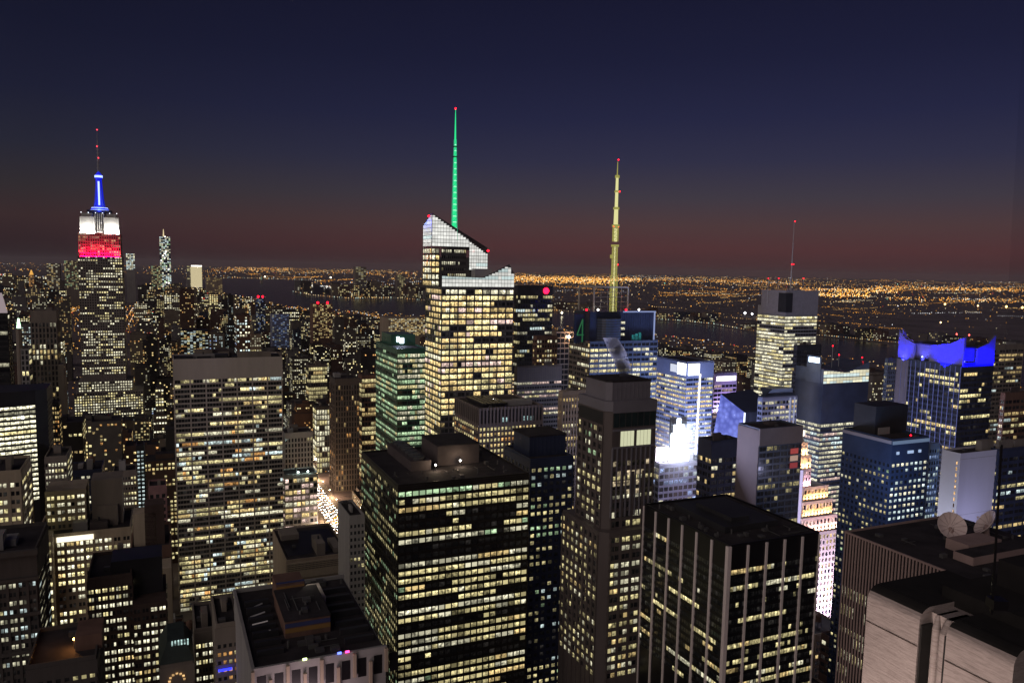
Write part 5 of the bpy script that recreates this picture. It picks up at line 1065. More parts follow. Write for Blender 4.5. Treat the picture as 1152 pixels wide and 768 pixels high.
# low building with perforated band
st = style(every=1, pier=(.4, .2), span=(1.2, .2), floors=((.6, .5), (.4, .15)), run=4, pal=(('yellow', 3), ('white', 3)), gain=(.8, 1.4), top=10)
b = hero('low_block', 'flat roofed block with a pale perforated band and a few blazing windows', None, 322, 393, 630, 370, 690, m_tan, 12, 0, 9, st, depth=50, plant=3, short='perforated-band block', finish=False)
x0, y0, x1, y1, z1 = b.dim; b.mb('band', mat('perforated_tan', (.40, .33, .25), .8, .1, .3)).box(x0, -.7, z1 - 8.4, x1, 0, z1 - .5, bottom=True)
for k in range(44):
    for j in range(4): b.mb('band_hole', m_dark).box(x0 + .6 + (x1 - 1.2) * k / 44, -.76, z1 - 4.4 + .9 * j, x0 + 1.0 + (x1 - 1.2) * k / 44, -.7, z1 - 4.0 + .9 * j, bottom=True)
b.mb('roof_well', m_black).box(x0 + 2, 8, z1 - .3, x1 - 2, y1 - 6, z1 + .1); b.finish()
b = hero('office_block', 'plain grey concrete slab with small dark windows beside the bronze block', None, 393, 410, 580, 310, 690, m_grey, 4, 0, 8, style(pier=(1.6, .2), span=(2, .15), floors=((1, .06),), top=2), depth=22, plant=1, short='plain grey slab', finish=True)
# middle distance between the white slab and the green tower
st = style(every=2, pier=(1.1, .4), mull=.4, span=(1.9, .2), floors=((1, .8),), run=1.5, pal=(('pink', 4), ('warm', 3), ('white', 2)), gain=(.7, 1.5), top=2.2)
b = hero('office_block', 'stone corner block with big glowing pinkish windows and two roof floodlights', 316, 320, 357, 534, 690, 600, m_grey, 8, 2, 7.0, st, plant=0, short='pinkish-windowed block', finish=False)
x0, y0, x1, y1, z1 = b.dim
for fx_ in (.42, .72): b.mb('roof_floodlight', emat('teal_white_lamp', (.75, 1, .92), 14)).ball((x0 + x1 * fx_, 1.5, z1 + 2.2), .8); point_light('roof_floodlight_light', (x0 + x1 * fx_, 0, z1 + 3.5), 3500, (.75, 1, .9), 1, b.root)
point_light('street_glow', (x1 + 6, -6, 22), 30000, (1, .75, .55), 3, b.root); b.finish()
st = style(every=1, pier=(1.5, .9), span=(1.6, .2), floors=((1, .05),), run=1, pal=(('yellow', 1),), gain=(.3, .6), top=4)
simple('office_tower', 'unlit grey ribbed tower behind the pinkish windowed block', 316, 320, 352, 487, 760, 525, m_grey, 9, 2, 6, st, plant=2, short='unlit grey ribbed tower')
st = style(every=1, pier=(.9, .3), span=(1.5, .2), floors=((1, .85),), run=2, pal=(('white', 3), ('yellow', 2)), gain=(.7, 1.2), top=3)
simple('office_tower', 'narrow dark tower with bright white windows behind the street, left of the brown ribs', 352, 356, 371, 457, 960, 520, m_dark, 5, 2, 6.2, st, plant=1, short='narrow white-windowed tower')
st = style(every=1, pier=(1.5, 1.0), span=(1.6, .2), floors=((1, .14),), run=1, pal=(('warm', 1), ('orange', 1)), gain=(.3, .7), top=6)
simple('office_tower', 'dark brown ribbed tower with few lit windows at the head of the lit avenue', 371, 377, 404, 426, 880, 548, m_dkm, 9, 3, 6.2, st, plant=1, short='brown ribbed avenue tower')
st = style(every=1, pier=(.5, .2), span=(1.6, .25), floors=((.8, .8), (.2, .4)), run=4, pal=(('yellow', 4), ('warm', 2)), gain=(.5, 1.0), top=3)
simple('office_tower', 'slab with yellow lit strips half hidden left of the green tower', 403, 407, 424, 422, 930, 495, m_brown, 5, 2, 5.5, st, plant=1, short='yellow strip slab')
simple('office_tower', 'stepped block with yellow lit strips above the brown ribbed avenue tower', 344, 347, 368, 410, 1250, 448, m_olive, 8, 2, 4.6, st, plant=1, short='stepped yellow strip block')
m_redd = mat('pinkish_brick', (.30, .17, .16), .85, .2, .2)
simple('apartment_block', 'narrow pinkish brick block with a pale cornice left of the white slab', 167, 187, None, 545, 430, 590, m_redd, 3, 1, 8, style(pier=(1.5, .3), span=(1.6, .2), floors=((1, .05),), top=3), side='W', depth=14, plant=1, short='pinkish brick block')
st = style(every=1, pier=(1.0, .3), span=(1.5, .2), floors=((1, .85),), run=2, pal=(('white', 3), ('yellow', 2)), gain=(.6, 1.2), top=2)
simple('office_block', 'stone block with a small gable and white windows left of the pinkish brick block', 127, 153, None, 528, 440, 580, m_olive, 8, 2, 6, st, side='W', depth=16, plant=2, short='gabled stone block')
simple('office_block', 'narrow dark block with one column of cold white windows', 153, 162, None, 500, 470, 560, m_dark, 2, 1, 4.6, dict(st, pal=(('cool', 1),), floors=((1, .95),)), side='W', depth=10, plant=0, short='cold white column block')
simple('office_tower', 'dark tower with a grid of orange windows right of the bright curved floors', 53, 66, None, 452, 600, 510, m_dark, 5, 2, 5.2, dict(st, pal=(('orange', 2), ('warm', 3)), gain=(.5, .9)), side='W', depth=14, plant=1, short='orange grid tower')
simple('office_block', 'grey stone block with a curved top floor of white windows', 50, 75, 80, 512, 420, 552, m_olive, 7, 2, 7, st, side='W', plant=2, short='curved-top stone block')

# ------------------------------------------------------------------ far landmarks
def far_tower(name, label, x0, x1, yt, yb, D_, wall, pal, prob, gain, nc, short, extra=None, seed=1):
    P = at(x0, yt, D_); b = Bld(name, label, P, seed=seed); Wn = along(P, Vw, x1); z1 = P.z; b.mb('wall', wall).box(0, 0, 0, Wn, Wn * .9, z1)
    px_m = D_ / FPX; st = style(pier=(0, 0), span=(0, 0), floors=((1, prob),), pal=pal, gain=gain, run=2, blind=0)
    hh = (yb - yt) * px_m; nr = max(2, int((yb - yt) / 1.5)); R = b.R
    for j in range(nr):
        for i in range(nc):
            if R.random() < prob:
                c_ = PAL[pick(R, pal)]; g_ = R.uniform(*gain); xa = Wn * (i + .1) / nc; xb = Wn * (i + .9) / nc; za = z1 - hh * (j + .9) / nr; zb_ = z1 - hh * (j + .25) / nr
                b.win.append(([Vector((xa, -.5, za)), Vector((xb, -.5, za)), Vector((xb, -.5, zb_)), Vector((xa, -.5, zb_))], (c_[0] * g_, c_[1] * g_, c_[2] * g_, 0), True))
    if extra: extra(b, Wn, z1)
    HERO.append((x0, x1, yt, D_, yb, short, footprint(P, 0, 0, Wn, Wn))); b.finish(9); return b
def wtc_top(b, w, z):
    b.mb('crane_mast', emat('warm_pole', (1, .8, .45), .9, False)).cone(w * .4, w * .5, z, z + 52, 5, 2, 6)
    for k in range(9): b.mb('work_light', MATS['strip_lamp']).ball((b.R.uniform(0, w), -4, z - b.R.uniform(0, 330)), 4.5, seg=6, rings=4)
far_tower('skyscraper', 'far slender skyscraper twinkling white and teal with a thin top mast', 179, 191.5, 266, 322, 5600, m_bluegl, (('white', 3), ('cool', 3), ('green', 1)), .6, (.5, 1.8), 6, 'far twinkling skyscraper', wtc_top)
def wash(b, w, z):
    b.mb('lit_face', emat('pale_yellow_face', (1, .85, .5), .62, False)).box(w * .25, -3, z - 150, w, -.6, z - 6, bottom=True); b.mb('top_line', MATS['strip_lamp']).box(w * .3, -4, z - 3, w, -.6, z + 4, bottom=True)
far_tower('skyscraper', 'far pale yellow glowing slab with a bright white top line', 210, 227, 299, 320, 5300, m_grey, (('yellow', 1),), .25, (.4, .8), 5, 'far pale glowing slab', wash)
far_tower('skyscraper', 'far twisted white lit tower right of the floodlit tower', 141.5, 151.5, 285, 303, 5000, m_grey, (('white', 2), ('cool', 2)), .8, (.6, 1.7), 5, 'far twisted white tower')
far_tower('skyscraper', 'far squat yellowish tower left of the twinkling skyscraper', 170, 182, 299, 325, 5000, m_olive, (('yellow', 2), ('green', 1)), .55, (.3, .7), 6, 'far squat yellowish tower')
far_tower('skyscraper', 'far broad tan slab right of the pale glowing slab', 232, 250, 312, 330, 4900, m_tan, (('warm', 1),), .3, (.2, .4), 8, 'far broad tan slab')
far_tower('skyscraper', 'lone tower across the river with a banded grey shaft', 400, 412, 300, 331, 6700, m_olive, (('yellow', 1), ('white', 1)), .5, (.15, .45), 4, 'lone tower across the river', lambda b, w, z: b.mb('base_glow', MATS['pale_yellow_face']).box(-w * .4, -4, 4, w * 1.5, -.6, 30))
far_tower('skyscraper', 'banded tower across the river right of the lone tower', 447, 456, 309, 330, 6900, m_olive, (('yellow', 1),), .5, (.15, .5), 4, 'banded tower across the river')
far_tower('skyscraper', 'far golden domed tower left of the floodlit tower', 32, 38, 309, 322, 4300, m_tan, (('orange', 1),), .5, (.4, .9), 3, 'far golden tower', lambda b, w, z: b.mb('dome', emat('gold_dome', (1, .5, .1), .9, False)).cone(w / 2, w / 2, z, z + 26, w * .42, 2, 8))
far_tower('skyscraper', 'far bulky tower with greenish windows left of the floodlit tower', 72, 88, 293, 325, 4400, m_olive, (('yellow', 2), ('green', 1)), .4, (.25, .6), 8, 'far bulky greenish tower')
far_tower('skyscraper', 'far tower with scattered lamps and a thin pole at the left horizon', 52, 67, 296, 325, 4600, m_olive, (('white', 1), ('warm', 1)), .4, (.3, .7), 6, 'far pole tower')
def redtop(b, w, z):
    for k in range(2): b.mb('beacon', e_red).ball((w * (.25 + .5 * k), 0, z + 4), 3.2, seg=8, rings=5)
far_tower('apartment_tower', 'dark blue tower with two red lamps on top before the river', 288, 298, 335, 372, 2500, m_navy, (('blue', 1), ('white', 1)), .35, (.2, .5), 6, 'dark blue red-lamp tower', redtop)
far_tower('apartment_tower', 'wide brown apartment slab with a red lamp at each roof end', 352, 374, 342, 385, 2300, m_brown, (('warm', 2), ('yellow', 1)), .4, (.3, .9), 11, 'wide brown red-lamp slab', redtop)
far_tower('office_tower', 'pale blue lit glass slab in the middle distance', 306, 325, 354, 392, 1700, mat('lit_blue_glass', (.22, .26, .42), .4, .1), (('blue', 2), ('white', 1)), .35, (.12, .4), 8, 'pale blue glass slab')
far_tower('office_block', 'dark flat slab with teal and white lit strips behind the white slab', 203, 234, 372, 403, 1250, m_dark, (('cool', 2), ('yellow', 2), ('orange', .6)), .55, (.4, 1.0), 9, 'dark teal strip slab')
far_tower('office_block', 'broad low block with a grid of small warm lights above the green tower', 437, 478, 358, 378, 1500, m_tan, (('warm', 2), ('white', 1)), .7, (.4, .9), 18, 'broad small-light block')
root = tag(empty('statue', gnd(294, 318.5), 0), 'tiny floodlit statue on its pedestal in the bay', 'statue'); f = MB(); f.cone(0, 0, 0, 47, 22, 12, 4); f.build('pedestal', m_tan, root)
f = MB(); f.cone(0, 0, 47, 80, 7, 4.5, 8); f.ball((0, 0, 84), 4); f.bar((2, 0, 76), (7, 0, 96), 1.6); f.build('figure', emat('verdigris_lit', (.4, .7, .5), .35, False), root)  # floodlighting put in as the figure's own glow

# ------------------------------------------------------------------ the avenue with its traffic and lamps
AV = 157.5
def gw(v, u, z=0.): return Vector((Vw.x * v + Uw.x * u, Vw.y * v + Uw.y * u, z))
def strip(name, v0, v1, u0, u1, z0, z1, m_):
    b = MB(); n = len(b.v)
    ps = [gw(v0, u0), gw(v1, u0), gw(v1, u1), gw(v0, u1)]
    b.prism([(p.x, p.y) for p in ps], z0, z1, 0); o = b.build(name, m_); o['kind'] = 'structure'; return o
strip('avenue', AV - 11, AV + 11, 380, 2600, .0, .02, mat('avenue_asphalt', (.10, .095, .09), .6, .25, .1))  # paler than plain asphalt, part of the avenue's glow put into the colour
m_walk = mat('pavement', (.20, .19, .18), .85, .15, .3)
strip('pavement', AV - 16, AV - 11, 380, 2600, 0, .14, m_walk); strip('pavement', AV + 11, AV + 16, 380, 2600, 0, .14, m_walk)
lm = MB()
for k in range(60):
    for q in (-5.5, -1.8, 1.9, 5.6):
        ps = [gw(AV + q - .08, 640 + 12 * k), gw(AV + q + .08, 640 + 12 * k), gw(AV + q + .08, 645 + 12 * k), gw(AV + q - .08, 645 + 12 * k)]
        lm.poly([(p.x, p.y, .026) for p in ps])
lm.build('lane_markings', mat('road_paint', (.75, .75, .72), .6, .1))['kind'] = 'structure'
def make_car(paint):
    root = empty('car', (0, 0, 0), GA); M_ = MB()
    prof = [(-2.2, .35), (2.2, .35), (2.25, .8), (1.25, .92), (.55, 1.42), (-1.0, 1.45), (-1.75, .95), (-2.25, .85)]     # side outline, nose towards -y
    n = len(M_.v)
    for x in (-.88, .88): M_.v += [(x * (.84 if z > 1.2 else 1), -y, z) for y, z in prof]
    k = len(prof); M_.f += [tuple(range(k)), tuple(reversed(range(k, 2 * k)))] + [((i + 1) % k, i, k + i, k + (i + 1) % k) for i in range(k)]; M_.mi += [0] * len(M_.f); M_.lit += [(0,) * 4] * len(M_.f)
    M_.build('body', paint, root)
    for sx in (-1, 1):
        for yy in (-1.35, 1.35):
            w_ = MB(); w_.bar((sx * .72, yy, .33), (sx * .94, yy, .33), .33, seg=12); w_.build('wheel', m_black, root)
        h_ = MB(); h_.box(sx * .62 - .2, -2.34, .6, sx * .62 + .2, -2.2, .82, bottom=True); h_.build('headlight', emat('headlight', (1, .92, .85), 55, False), root)
        t__ = MB(); t__.box(sx * .66 - .16, 2.2, .68, sx * .66 + .16, 2.3, .86, bottom=True); t__.build('tail_light', emat('tail_light', (1, .03, .02), 10, False), root)
    return root
paints = [mat('car_black', (.02, .02, .022), .3, .1), mat('taxi_yellow', (.55, .33, .03), .35, .1), mat('car_silver', (.35, .35, .36), .3, .1)]
protos = [make_car(p) for p in paints]; used = [False] * 3
Rc = random.Random(11); lanes = (-7.4, -3.7, 0, 3.7, 7.4); nc_ = 0
names = ['black', 'yellow', 'silver']
for li, lo in enumerate(lanes):
    u = 690 + Rc.uniform(0, 12)
    while u < 1010:
        pi = Rc.choice((0, 0, 1, 2)); src = protos[pi]
        if used[pi]:
            o = src.copy(); C.objects.link(o)
            for ch in src.children: c = ch.copy(); C.objects.link(c); c.parent = o
        else: o = src; used[pi] = True
        o.location = gw(AV + lo, u, .025)
        tag(o, '%s car with glowing headlights driving up the lit avenue' % names[pi], 'car', 'cars driving up the lit avenue'); nc_ += 1
        u += Rc.uniform(6.4, 12)
lamp_src = None
for k in range(9):
    for sd in (-1, 1):
        u = 700 + 38 * k + (12 if sd > 0 else 0)
        if lamp_src is None:
            lamp_src = empty('street_lamp', (0, 0, 0)); f = MB(); f.cone(0, 0, 0, 8.6, .14, .08, 8); f.bar((0, 0, 8.5), (2.2, 0, 9), .06); f.build('post', m_dark, lamp_src)
            f = MB(); f.box(1.6, -.25, 8.86, 2.8, .25, 9.06, bottom=True); f.build('lamp_head', emat('street_lamp_head', (1, .62, .28), 60, False), lamp_src); o = lamp_src
        else:
            o = lamp_src.copy(); C.objects.link(o)
            for ch in lamp_src.children: c = ch.copy(); C.objects.link(c); c.parent = o
        o.location = gw(AV + sd * 12.2, u, .14); o.rotation_euler = (0, 0, GA + (0 if sd < 0 else math.pi))
        tag(o, 'orange street lamp on a post lining the lit avenue', 'street lamp', 'street lamps lining the lit avenue')
        if k % 2 == 0: point_light('street_lamp_light', gw(AV + sd * 9.6, u, 8.2), 34000, (1, .62, .35), .5)
area_light('traffic_light_glow', gw(AV, 760, 7), gw(AV, 780, 0), 16, 60, 9000, (1, .85, .75)) if False else None

# ------------------------------------------------------------------ the rest of the city
rf = random.Random(21)
VIS = [h for h in HERO] + [(354, 392, 545, 1050, 606, 'avenue', None)]
def ybound(x0, x1, D):
    y = 0
    for h in VIS:
        if h[0] < x1 - .7 and h[1] > x0 + .7 and D < h[3]: y = max(y, h[4])
    return y
ENV = [(-50, 303), (60, 311), (140, 317), (200, 318), (262, 330), (330, 346), (390, 353), (440, 357), (480, 361), (560, 367), (640, 374), (740, 384), (850, 398), (1010, 418), (1200, 440)]
def env(x):
    for (a, ya), (b_, yb) in zip(ENV, ENV[1:]):
        if x <= b_: return ya + (yb - ya) * (x - a) / (b_ - a)
    return ENV[-1][1]
def blocked(v0, u0, v1, u1):
    for h in HERO:
        f = h[6]
        if v0 < f[2] + 3 and v1 > f[0] - 3 and u0 < f[3] + 3 and u1 > f[1] - 3: return True
    return False
cand = []
HB = [h[6] for h in HERO]
AVS = [157.5 + 275 * k for k in range(-6, 12)]
u = 236.
while u < 6300:
    far_ = u > 2600
    for half in (0, 1):
        ua = u + half * 31; ub = ua + 29 - rf.random() * 3
        for a in AVS:
            v = a + 16
            while v < a + 275 - 30:
                w = rf.uniform(15, 34) if u < 2600 else rf.uniform(24, 60)
                va, vb = v, min(v + w, a + 275 - 16); v = vb + (0 if rf.random() < .7 else rf.uniform(0, 8))
                if vb - va < 9: continue
                c = gw((va + vb) / 2, ua); D = c.y
                if D < 190: continue
                px = CX + FPX * (c.dot(Rv) - CAM.dot(Rv)) / max(1, (c - CAM).dot(Fv))
                if not -40 < px < 1190: continue
                if in_poly(c.x, c.y, WATER): continue
                pyg = proj(c)[1]
                ny = 0
                for (xa, ya), (xb, yb) in zip(near, near[1:]):
                    if xa <= px <= xb: ny = ya + (yb - ya) * (px - xa) / (xb - xa)
                if px > 205 and pyg < ny + 1: continue          # across the river
                if u < 700: H = rf.lognormvariate(math.log(62), .45)
                elif u < 1700: H = rf.lognormvariate(math.log(60), .5)
                elif u < 4600: H = rf.lognormvariate(math.log(27), .5) * (2.6 if rf.random() < .05 else 1)
                else: H = rf.lognormvariate(math.log(75), .55)
                H = min(H, 230)
                if v > 900: H *= .7
                if blocked(va, ua, vb, ub): continue
                pts = [gw(va, ua), gw(vb, ua), gw(vb, ub), gw(va, ub)]
                pp = [proj(p) for p in pts]
                if any(q is None for q in pp): continue
                x0, x1 = min(q[0] for q in pp), max(q[0] for q in pp); Dn = min(p.y for p in pts)
                lim = max(ybound(x0, x1, Dn), env((x0 + x1) / 2) + rf.uniform(0, 5))
                # highest top allowed
                zmax = min(gnd_z(p, lim) for p in pts) if lim > 0 else 1e9
                if H > zmax: H = zmax - rf.random() * (3 if u > 700 else 8)
                if H < 7: continue
                tp = [proj((p.x, p.y, H)) for p in pts]
                yt = min(q[1] for q in tp); yb_ = max(q[1] for q in pp)
                if yt > 775: continue
                cand.append([Dn, x0, x1, yt, yb_, (va, ua, vb, ub), H])
    u += 80
# what of them the picture shows, front to back
mask = np.zeros((384, 640), bool)
allb = [(c[0], c[1], c[2], c[3], c[4], c) for c in cand] + [(h[3], h[0], h[1], h[2] + 2, 768, None) for h in HERO]
allb.sort(key=lambda t: t[0]); shown = []
for D, x0, x1, y0, y1, c in allb:
    i0, i1 = max(0, int(x0 / 2) + 32), min(639, int(x1 / 2) + 32); j0, j1 = max(0, int(y0 / 2)), min(384, int(y1 / 2) + 1)
    if i1 <= i0 or j1 <= j0: continue
    m_ = mask[j0:j1, i0:i1]; n_ = int((~m_[:, max(0, 32 - i0):max(0, 608 - i0)]).sum()); m_[:] = True
    if c is not None and n_ > 0: shown.append((n_, c))
shown.sort(key=lambda t: -t[0])
NIND = 225
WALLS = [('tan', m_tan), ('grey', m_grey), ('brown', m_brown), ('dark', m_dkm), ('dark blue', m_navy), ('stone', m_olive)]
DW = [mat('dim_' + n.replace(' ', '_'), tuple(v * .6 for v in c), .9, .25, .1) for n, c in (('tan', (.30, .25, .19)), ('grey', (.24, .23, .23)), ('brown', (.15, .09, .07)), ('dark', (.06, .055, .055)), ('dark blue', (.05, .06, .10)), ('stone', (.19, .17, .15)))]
WT = [('warm', (('warm', 3), ('orange', 1.2), ('yellow', 1))), ('yellow', (('yellow', 3), ('warm', 1))), ('white', (('white', 3), ('yellow', 1))), ('bluish', (('cool', 2), ('white', 2), ('blue', .4)))]
def filler_geom(b, fp, H, D, R, wmi, rmi, gmi, pal, prob, gain, side, cell=None):
    """box with a plant room or two and its lit windows, world coordinates"""
    va, ua, vb, ub = fp
    def W3(v, u, z): p = gw(v, u, z); return (p.x, p.y, p.z)
    def gbox(v0, u0, v1, u1, z0, z1):
        p = [W3(v0, u0, z0), W3(v1, u0, z0), W3(v1, u1, z0), W3(v0, u1, z0), W3(v0, u0, z1), W3(v1, u0, z1), W3(v1, u1, z1), W3(v0, u1, z1)]
        n = len(b.v); b.v += p
        for q, mi in (((4, 5, 6, 7), rmi), ((0, 1, 5, 4), wmi), ((1, 2, 6, 5), wmi), ((2, 3, 7, 6), wmi), ((3, 0, 4, 7), wmi)): b.f.append(tuple(n + i for i in q)); b.mi.append(mi); b.lit.append((0, 0, 0, 0))
    tiers = [(va, ua, vb, ub, 0, H)]
    if H > 45 and R.random() < .45:
        h1 = H * R.uniform(.55, .8); d = R.uniform(2, 5); tiers = [(va, ua, vb, ub, 0, h1), (va + d, ua + d, vb - d * R.random(), ub - 1, h1, H)]
    for t in tiers: gbox(*t)
    t = tiers[-1]
    for k in range(R.randint(1, 2)):
        w = (t[2] - t[0]) * R.uniform(.2, .5); l = (t[3] - t[1]) * R.uniform(.2, .5); x = R.uniform(t[0] + .5, t[2] - w - .5); y = R.uniform(t[1] + .5, t[3] - l - .5); gbox(x, y, x + w, y + l, H - .5, H + R.uniform(2, 5))
    bay = max(3.0, 1.9 * D / FPX); fl = max(3.5, 2.0 * D / FPX); off = max(.06, D * 2e-4)
    for (v0, u0, v1, u1, z0, z1) in tiers:
        for face in ('N', side):
            if face == 'N': a, e, fx_ = v0, v1, lambda s_, z: W3(s_, u0 - off, z)
            elif face == 'E': a, e, fx_ = -u1, -u0, lambda s_, z: W3(v0 - off, -s_, z)
            else: a, e, fx_ = u0, u1, lambda s_, z: W3(v1 + off, s_, z)
            nc = int((e - a) / bay); nr = int((z1 - z0 - 2) / fl)
            nr = min(nr, 34)
            if nc < 1: continue
            b_w = (e - a) / nc
            for j in range(nr):
                pj = prob * R.choice((.2, .6, 1, 1.3, 1.6)); base = pick(R, pal)
                for i in range(nc):
                    if R.random() < pj:
                        c = PAL[base if R.random() < .7 else pick(R, pal)]; g_ = R.uniform(*gain); s0 = a + b_w * (i + .2); s1 = a + b_w * (i + .8); zb = z1 - 1.5 - fl * (j + .85); zt = zb + fl * .55
                        b.quad(fx_(s0, zb), fx_(s1, zb), fx_(s1, zt), fx_(s0, zt), gmi, (c[0] * g_, c[1] * g_, c[2] * g_, 0))
anch = [(h, (h[0] + h[1]) / 2, (h[2] + min(h[4], 700)) / 2) for h in HERO]
taken = set()
def filler_label(c, size, col, wt, dens, kind):
    mxx, myy = (c[1] + c[2]) / 2, c[3] + 6
    near_ = sorted(anch, key=lambda a: (a[1] - mxx) ** 2 + 1.5 * (max(a[0][2] - myy, 0, myy - a[0][4])) ** 2)
    best = None
    for a in near_[:14]:
        h = a[0]; ins = h[0] - 3 < mxx < h[1] + 3
        rel = ('below' if c[0] < h[3] else 'behind') if ins else ('left of' if mxx < a[1] else 'right of')
        t = '%s %s %s with %s %s windows %s the %s' % (size, col, kind, dens, wt, rel, h[5])
        t = ' '.join(t.split()[:16])
        if best is None: best = t
        if t not in taken: taken.add(t); return t
    return best
far_mb = MB(); nind = 0
for rank, (n_, c) in enumerate(shown):
    Dn, x0, x1, yt, yb_, fp, H = c; R = random.Random(1000 + rank); side = 'W' if (x0 + x1) / 2 < 170 else 'E'
    wi = pick(R, ((0, 2), (1, 2), (2, 2), (3, 2.5), (4, 1), (5, 2.5))); ti = pick(R, ((0, 2.4), (1, 2), (2, 4), (3, 1.6))); prob = R.choice((.09, .16, .25, .36, .5, .75)) if Dn > 700 else R.choice((.25, .45, .65, .8))
    if R.random() < .07: prob = .9
    if rank < NIND:
        Wpx, Hpx = x1 - x0, min(yb_, 768) - yt
        size = ('tall slim' if H > 75 else 'slim') if Hpx > 2.2 * Wpx else ('tall broad' if H > 75 else 'broad') if Hpx > Wpx * .9 else 'squat'
        lab = filler_label(c, size, WALLS[wi][0], WT[ti][0], 'few' if prob < .15 else 'scattered' if prob < .4 else 'many', 'block' if H < 70 else 'tower')
        grp = 'city buildings filling the streets between the tall towers'
        nm = 'apartment_block' if H < 70 else 'apartment_tower'
        if Dn < 620:
            P = gw(fp[0], fp[1], H); b = Bld(nm, lab, P, group=grp, seed=1000 + rank); w_, l_ = fp[2] - fp[0], fp[3] - fp[1]; wm_ = WALLS[wi][1]
            b.mb('wall', wm_).box(0, 0, 0, w_, l_, H - 1.1); z_lo = max(0, gnd_z(P, 790)); fl = R.uniform(3.4, 4.0)
            st = style(pier=(1.5, .25), every=R.choice((1, 2)), mull=.5, span=(1.7, .18), floors=((.6, min(1, prob * 1.3)), (.4, prob * .5)), run=1.7, pal=WT[ti][1], gain=(.55, 1.3), top=R.uniform(1.2, 3))
            nf = int((H - 1.1 - st['top'] - z_lo) / fl)
            if nf > 0:
                st['minz'] = H - 1.1 - st['top'] - nf * fl
                b.facade('N', 0, 0, w_, l_, 0, H - 1.1, max(2, int(w_ / 2.9)), fl, st, wm_); b.facade(side, 0, 0, w_, l_, 0, H - 1.1, max(2, int(l_ / 3.2)), fl, st, wm_)
            roof_kit(b, 0, 0, w_, l_, H - 1.1, R, R.randint(1, 3), 1.1, wm_)
            if R.random() < .5 and w_ > 9:
                tx, ty = R.uniform(3, w_ - 4), R.uniform(4, l_ - 4); wt = b.mb('water_tank', m_brown); wt.cone(tx, ty, H + 2.2, H + 5.6, 1.9, 1.8, 10); wt.cone(tx, ty, H + 5.6, H + 6.9, 2.0, .2, 10)
                for q in range(4): b.mb('tank_leg', m_dark).bar((tx + 1.3 * (-1) ** q, ty + (1.3 if q < 2 else -1.3), H - 1), (tx + 1.2 * (-1) ** q, ty + (1.2 if q < 2 else -1.2), H + 2.3), .12)
            b.finish(9, 40)
        else:
            b = MB(); filler_geom(b, fp, H, Dn, R, 0, 1, 2, WT[ti][1], prob, R.choice(((.25, .9), (.4, 1.3), (.6, 2.2))), side)
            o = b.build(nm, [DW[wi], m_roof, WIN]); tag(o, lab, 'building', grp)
        nind += 1
    elif Dn > 450:
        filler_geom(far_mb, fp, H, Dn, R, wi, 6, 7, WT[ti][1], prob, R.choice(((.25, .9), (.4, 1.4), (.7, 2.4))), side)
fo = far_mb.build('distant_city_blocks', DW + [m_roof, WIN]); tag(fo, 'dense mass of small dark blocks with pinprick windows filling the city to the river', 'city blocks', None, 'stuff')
print('individual fillers', nind, 'of', len(shown), 'candidates', len(cand))

# ------------------------------------------------------------------ lights far away
lb = MB()
def lamp(p, rpx, col, g_):
    D = max(200, (Vector(p) - CAM).length); r = rpx * D / FPX; x, y, z = p; n = len(lb.v)
    lb.v += [(x - r, y, z), (x + r, y, z), (x, y - r, z), (x, y + r, z), (x, y, z - r), (x, y, z + r)]
    for f in ((0, 2, 5), (2, 1, 5), (1, 3, 5), (3, 0, 5), (2, 0, 4), (1, 2, 4), (3, 1, 4), (0, 3, 4)): lb.f.append(tuple(n + i for i in f)); lb.mi.append(0); lb.lit.append((col[0] * g_, col[1] * g_, col[2] * g_, 1))
LC = [((1, .42, .06), 60), ((1, .58, .18), 22), ((1, .82, .5), 14), ((.95, .97, 1), 9), ((1, .06, .05), 3), ((.45, 1, .7), 2)]
yh = lambda x: 303 + .0192 * (x - 576)
def across(px, py):
    for (xa, ya), (xb, yb) in zip(near, near[1:]):
        if xa <= px <= xb: return py < ya + (yb - ya) * (px - xa) / (xb - xa) - .5
    return px < 205 and py < yh(px) + 13
rl = random.Random(77)
def put(px, py, z, r_, g_, cols=LC):
    if py < yh(px) + 3.2: return
    p = gnd(px, py); 
    if in_poly(p.x, p.y, WATER) or not across(px, py): return
    lamp((p.x, p.y, z), r_, pick(rl, cols), g_)
for k in range(3600):                                            # scattered lamps
    px = rl.uniform(-30, 1190); put(px, yh(px) + 3.4 + rl.expovariate(1 / 17.), 10, rl.uniform(.22, .5), rl.uniform(.2, 2.0) * (2.5 if rl.random() < .06 else 1))
for k in range(170):                                             # strings of lamps along roads
    px = rl.uniform(250, 1190); py = yh(px) + 4 + rl.expovariate(1 / 16.); ln = rl.uniform(12, 90); sl_ = rl.gauss(.01, .05); col = [(pick(rl, LC[:4]), 1)]; n = int(ln / rl.uniform(.9, 2.6)); g_ = rl.uniform(.4, 1.8)
    for i in range(n):
        if rl.random() < .8: put(px + ln * i / n, py + sl_ * ln * i / n + rl.gauss(0, .25), 10, rl.uniform(.24, .5), g_ * rl.uniform(.5, 1.6), col)
for (xa, xb, ya, g_, dens) in ((575, 720, 9.5, 2.0, 3.0), (240, 470, 7, 1.0, .8), (560, 690, 13, 2.2, 1.6), (900, 1010, 17, 2.2, 1.5), (980, 1152, 13, 1.7, 1.3), (720, 900, 9, 1.3, 1.2), (900, 980, 23, 2.6, 1.4), (255, 330, 5, 1.4, 1.2), (1000, 1152, 26, 1.8, .6)):   # bright belts of harbour and highway lamps
    for i in range(int((xb - xa) * dens * 2)):
        px = rl.uniform(xa, xb); put(px, yh(px) + ya + rl.gauss(0, 1.3), 14, rl.uniform(.28, .6), g_ * rl.uniform(.5, 1.5), LC[:3])
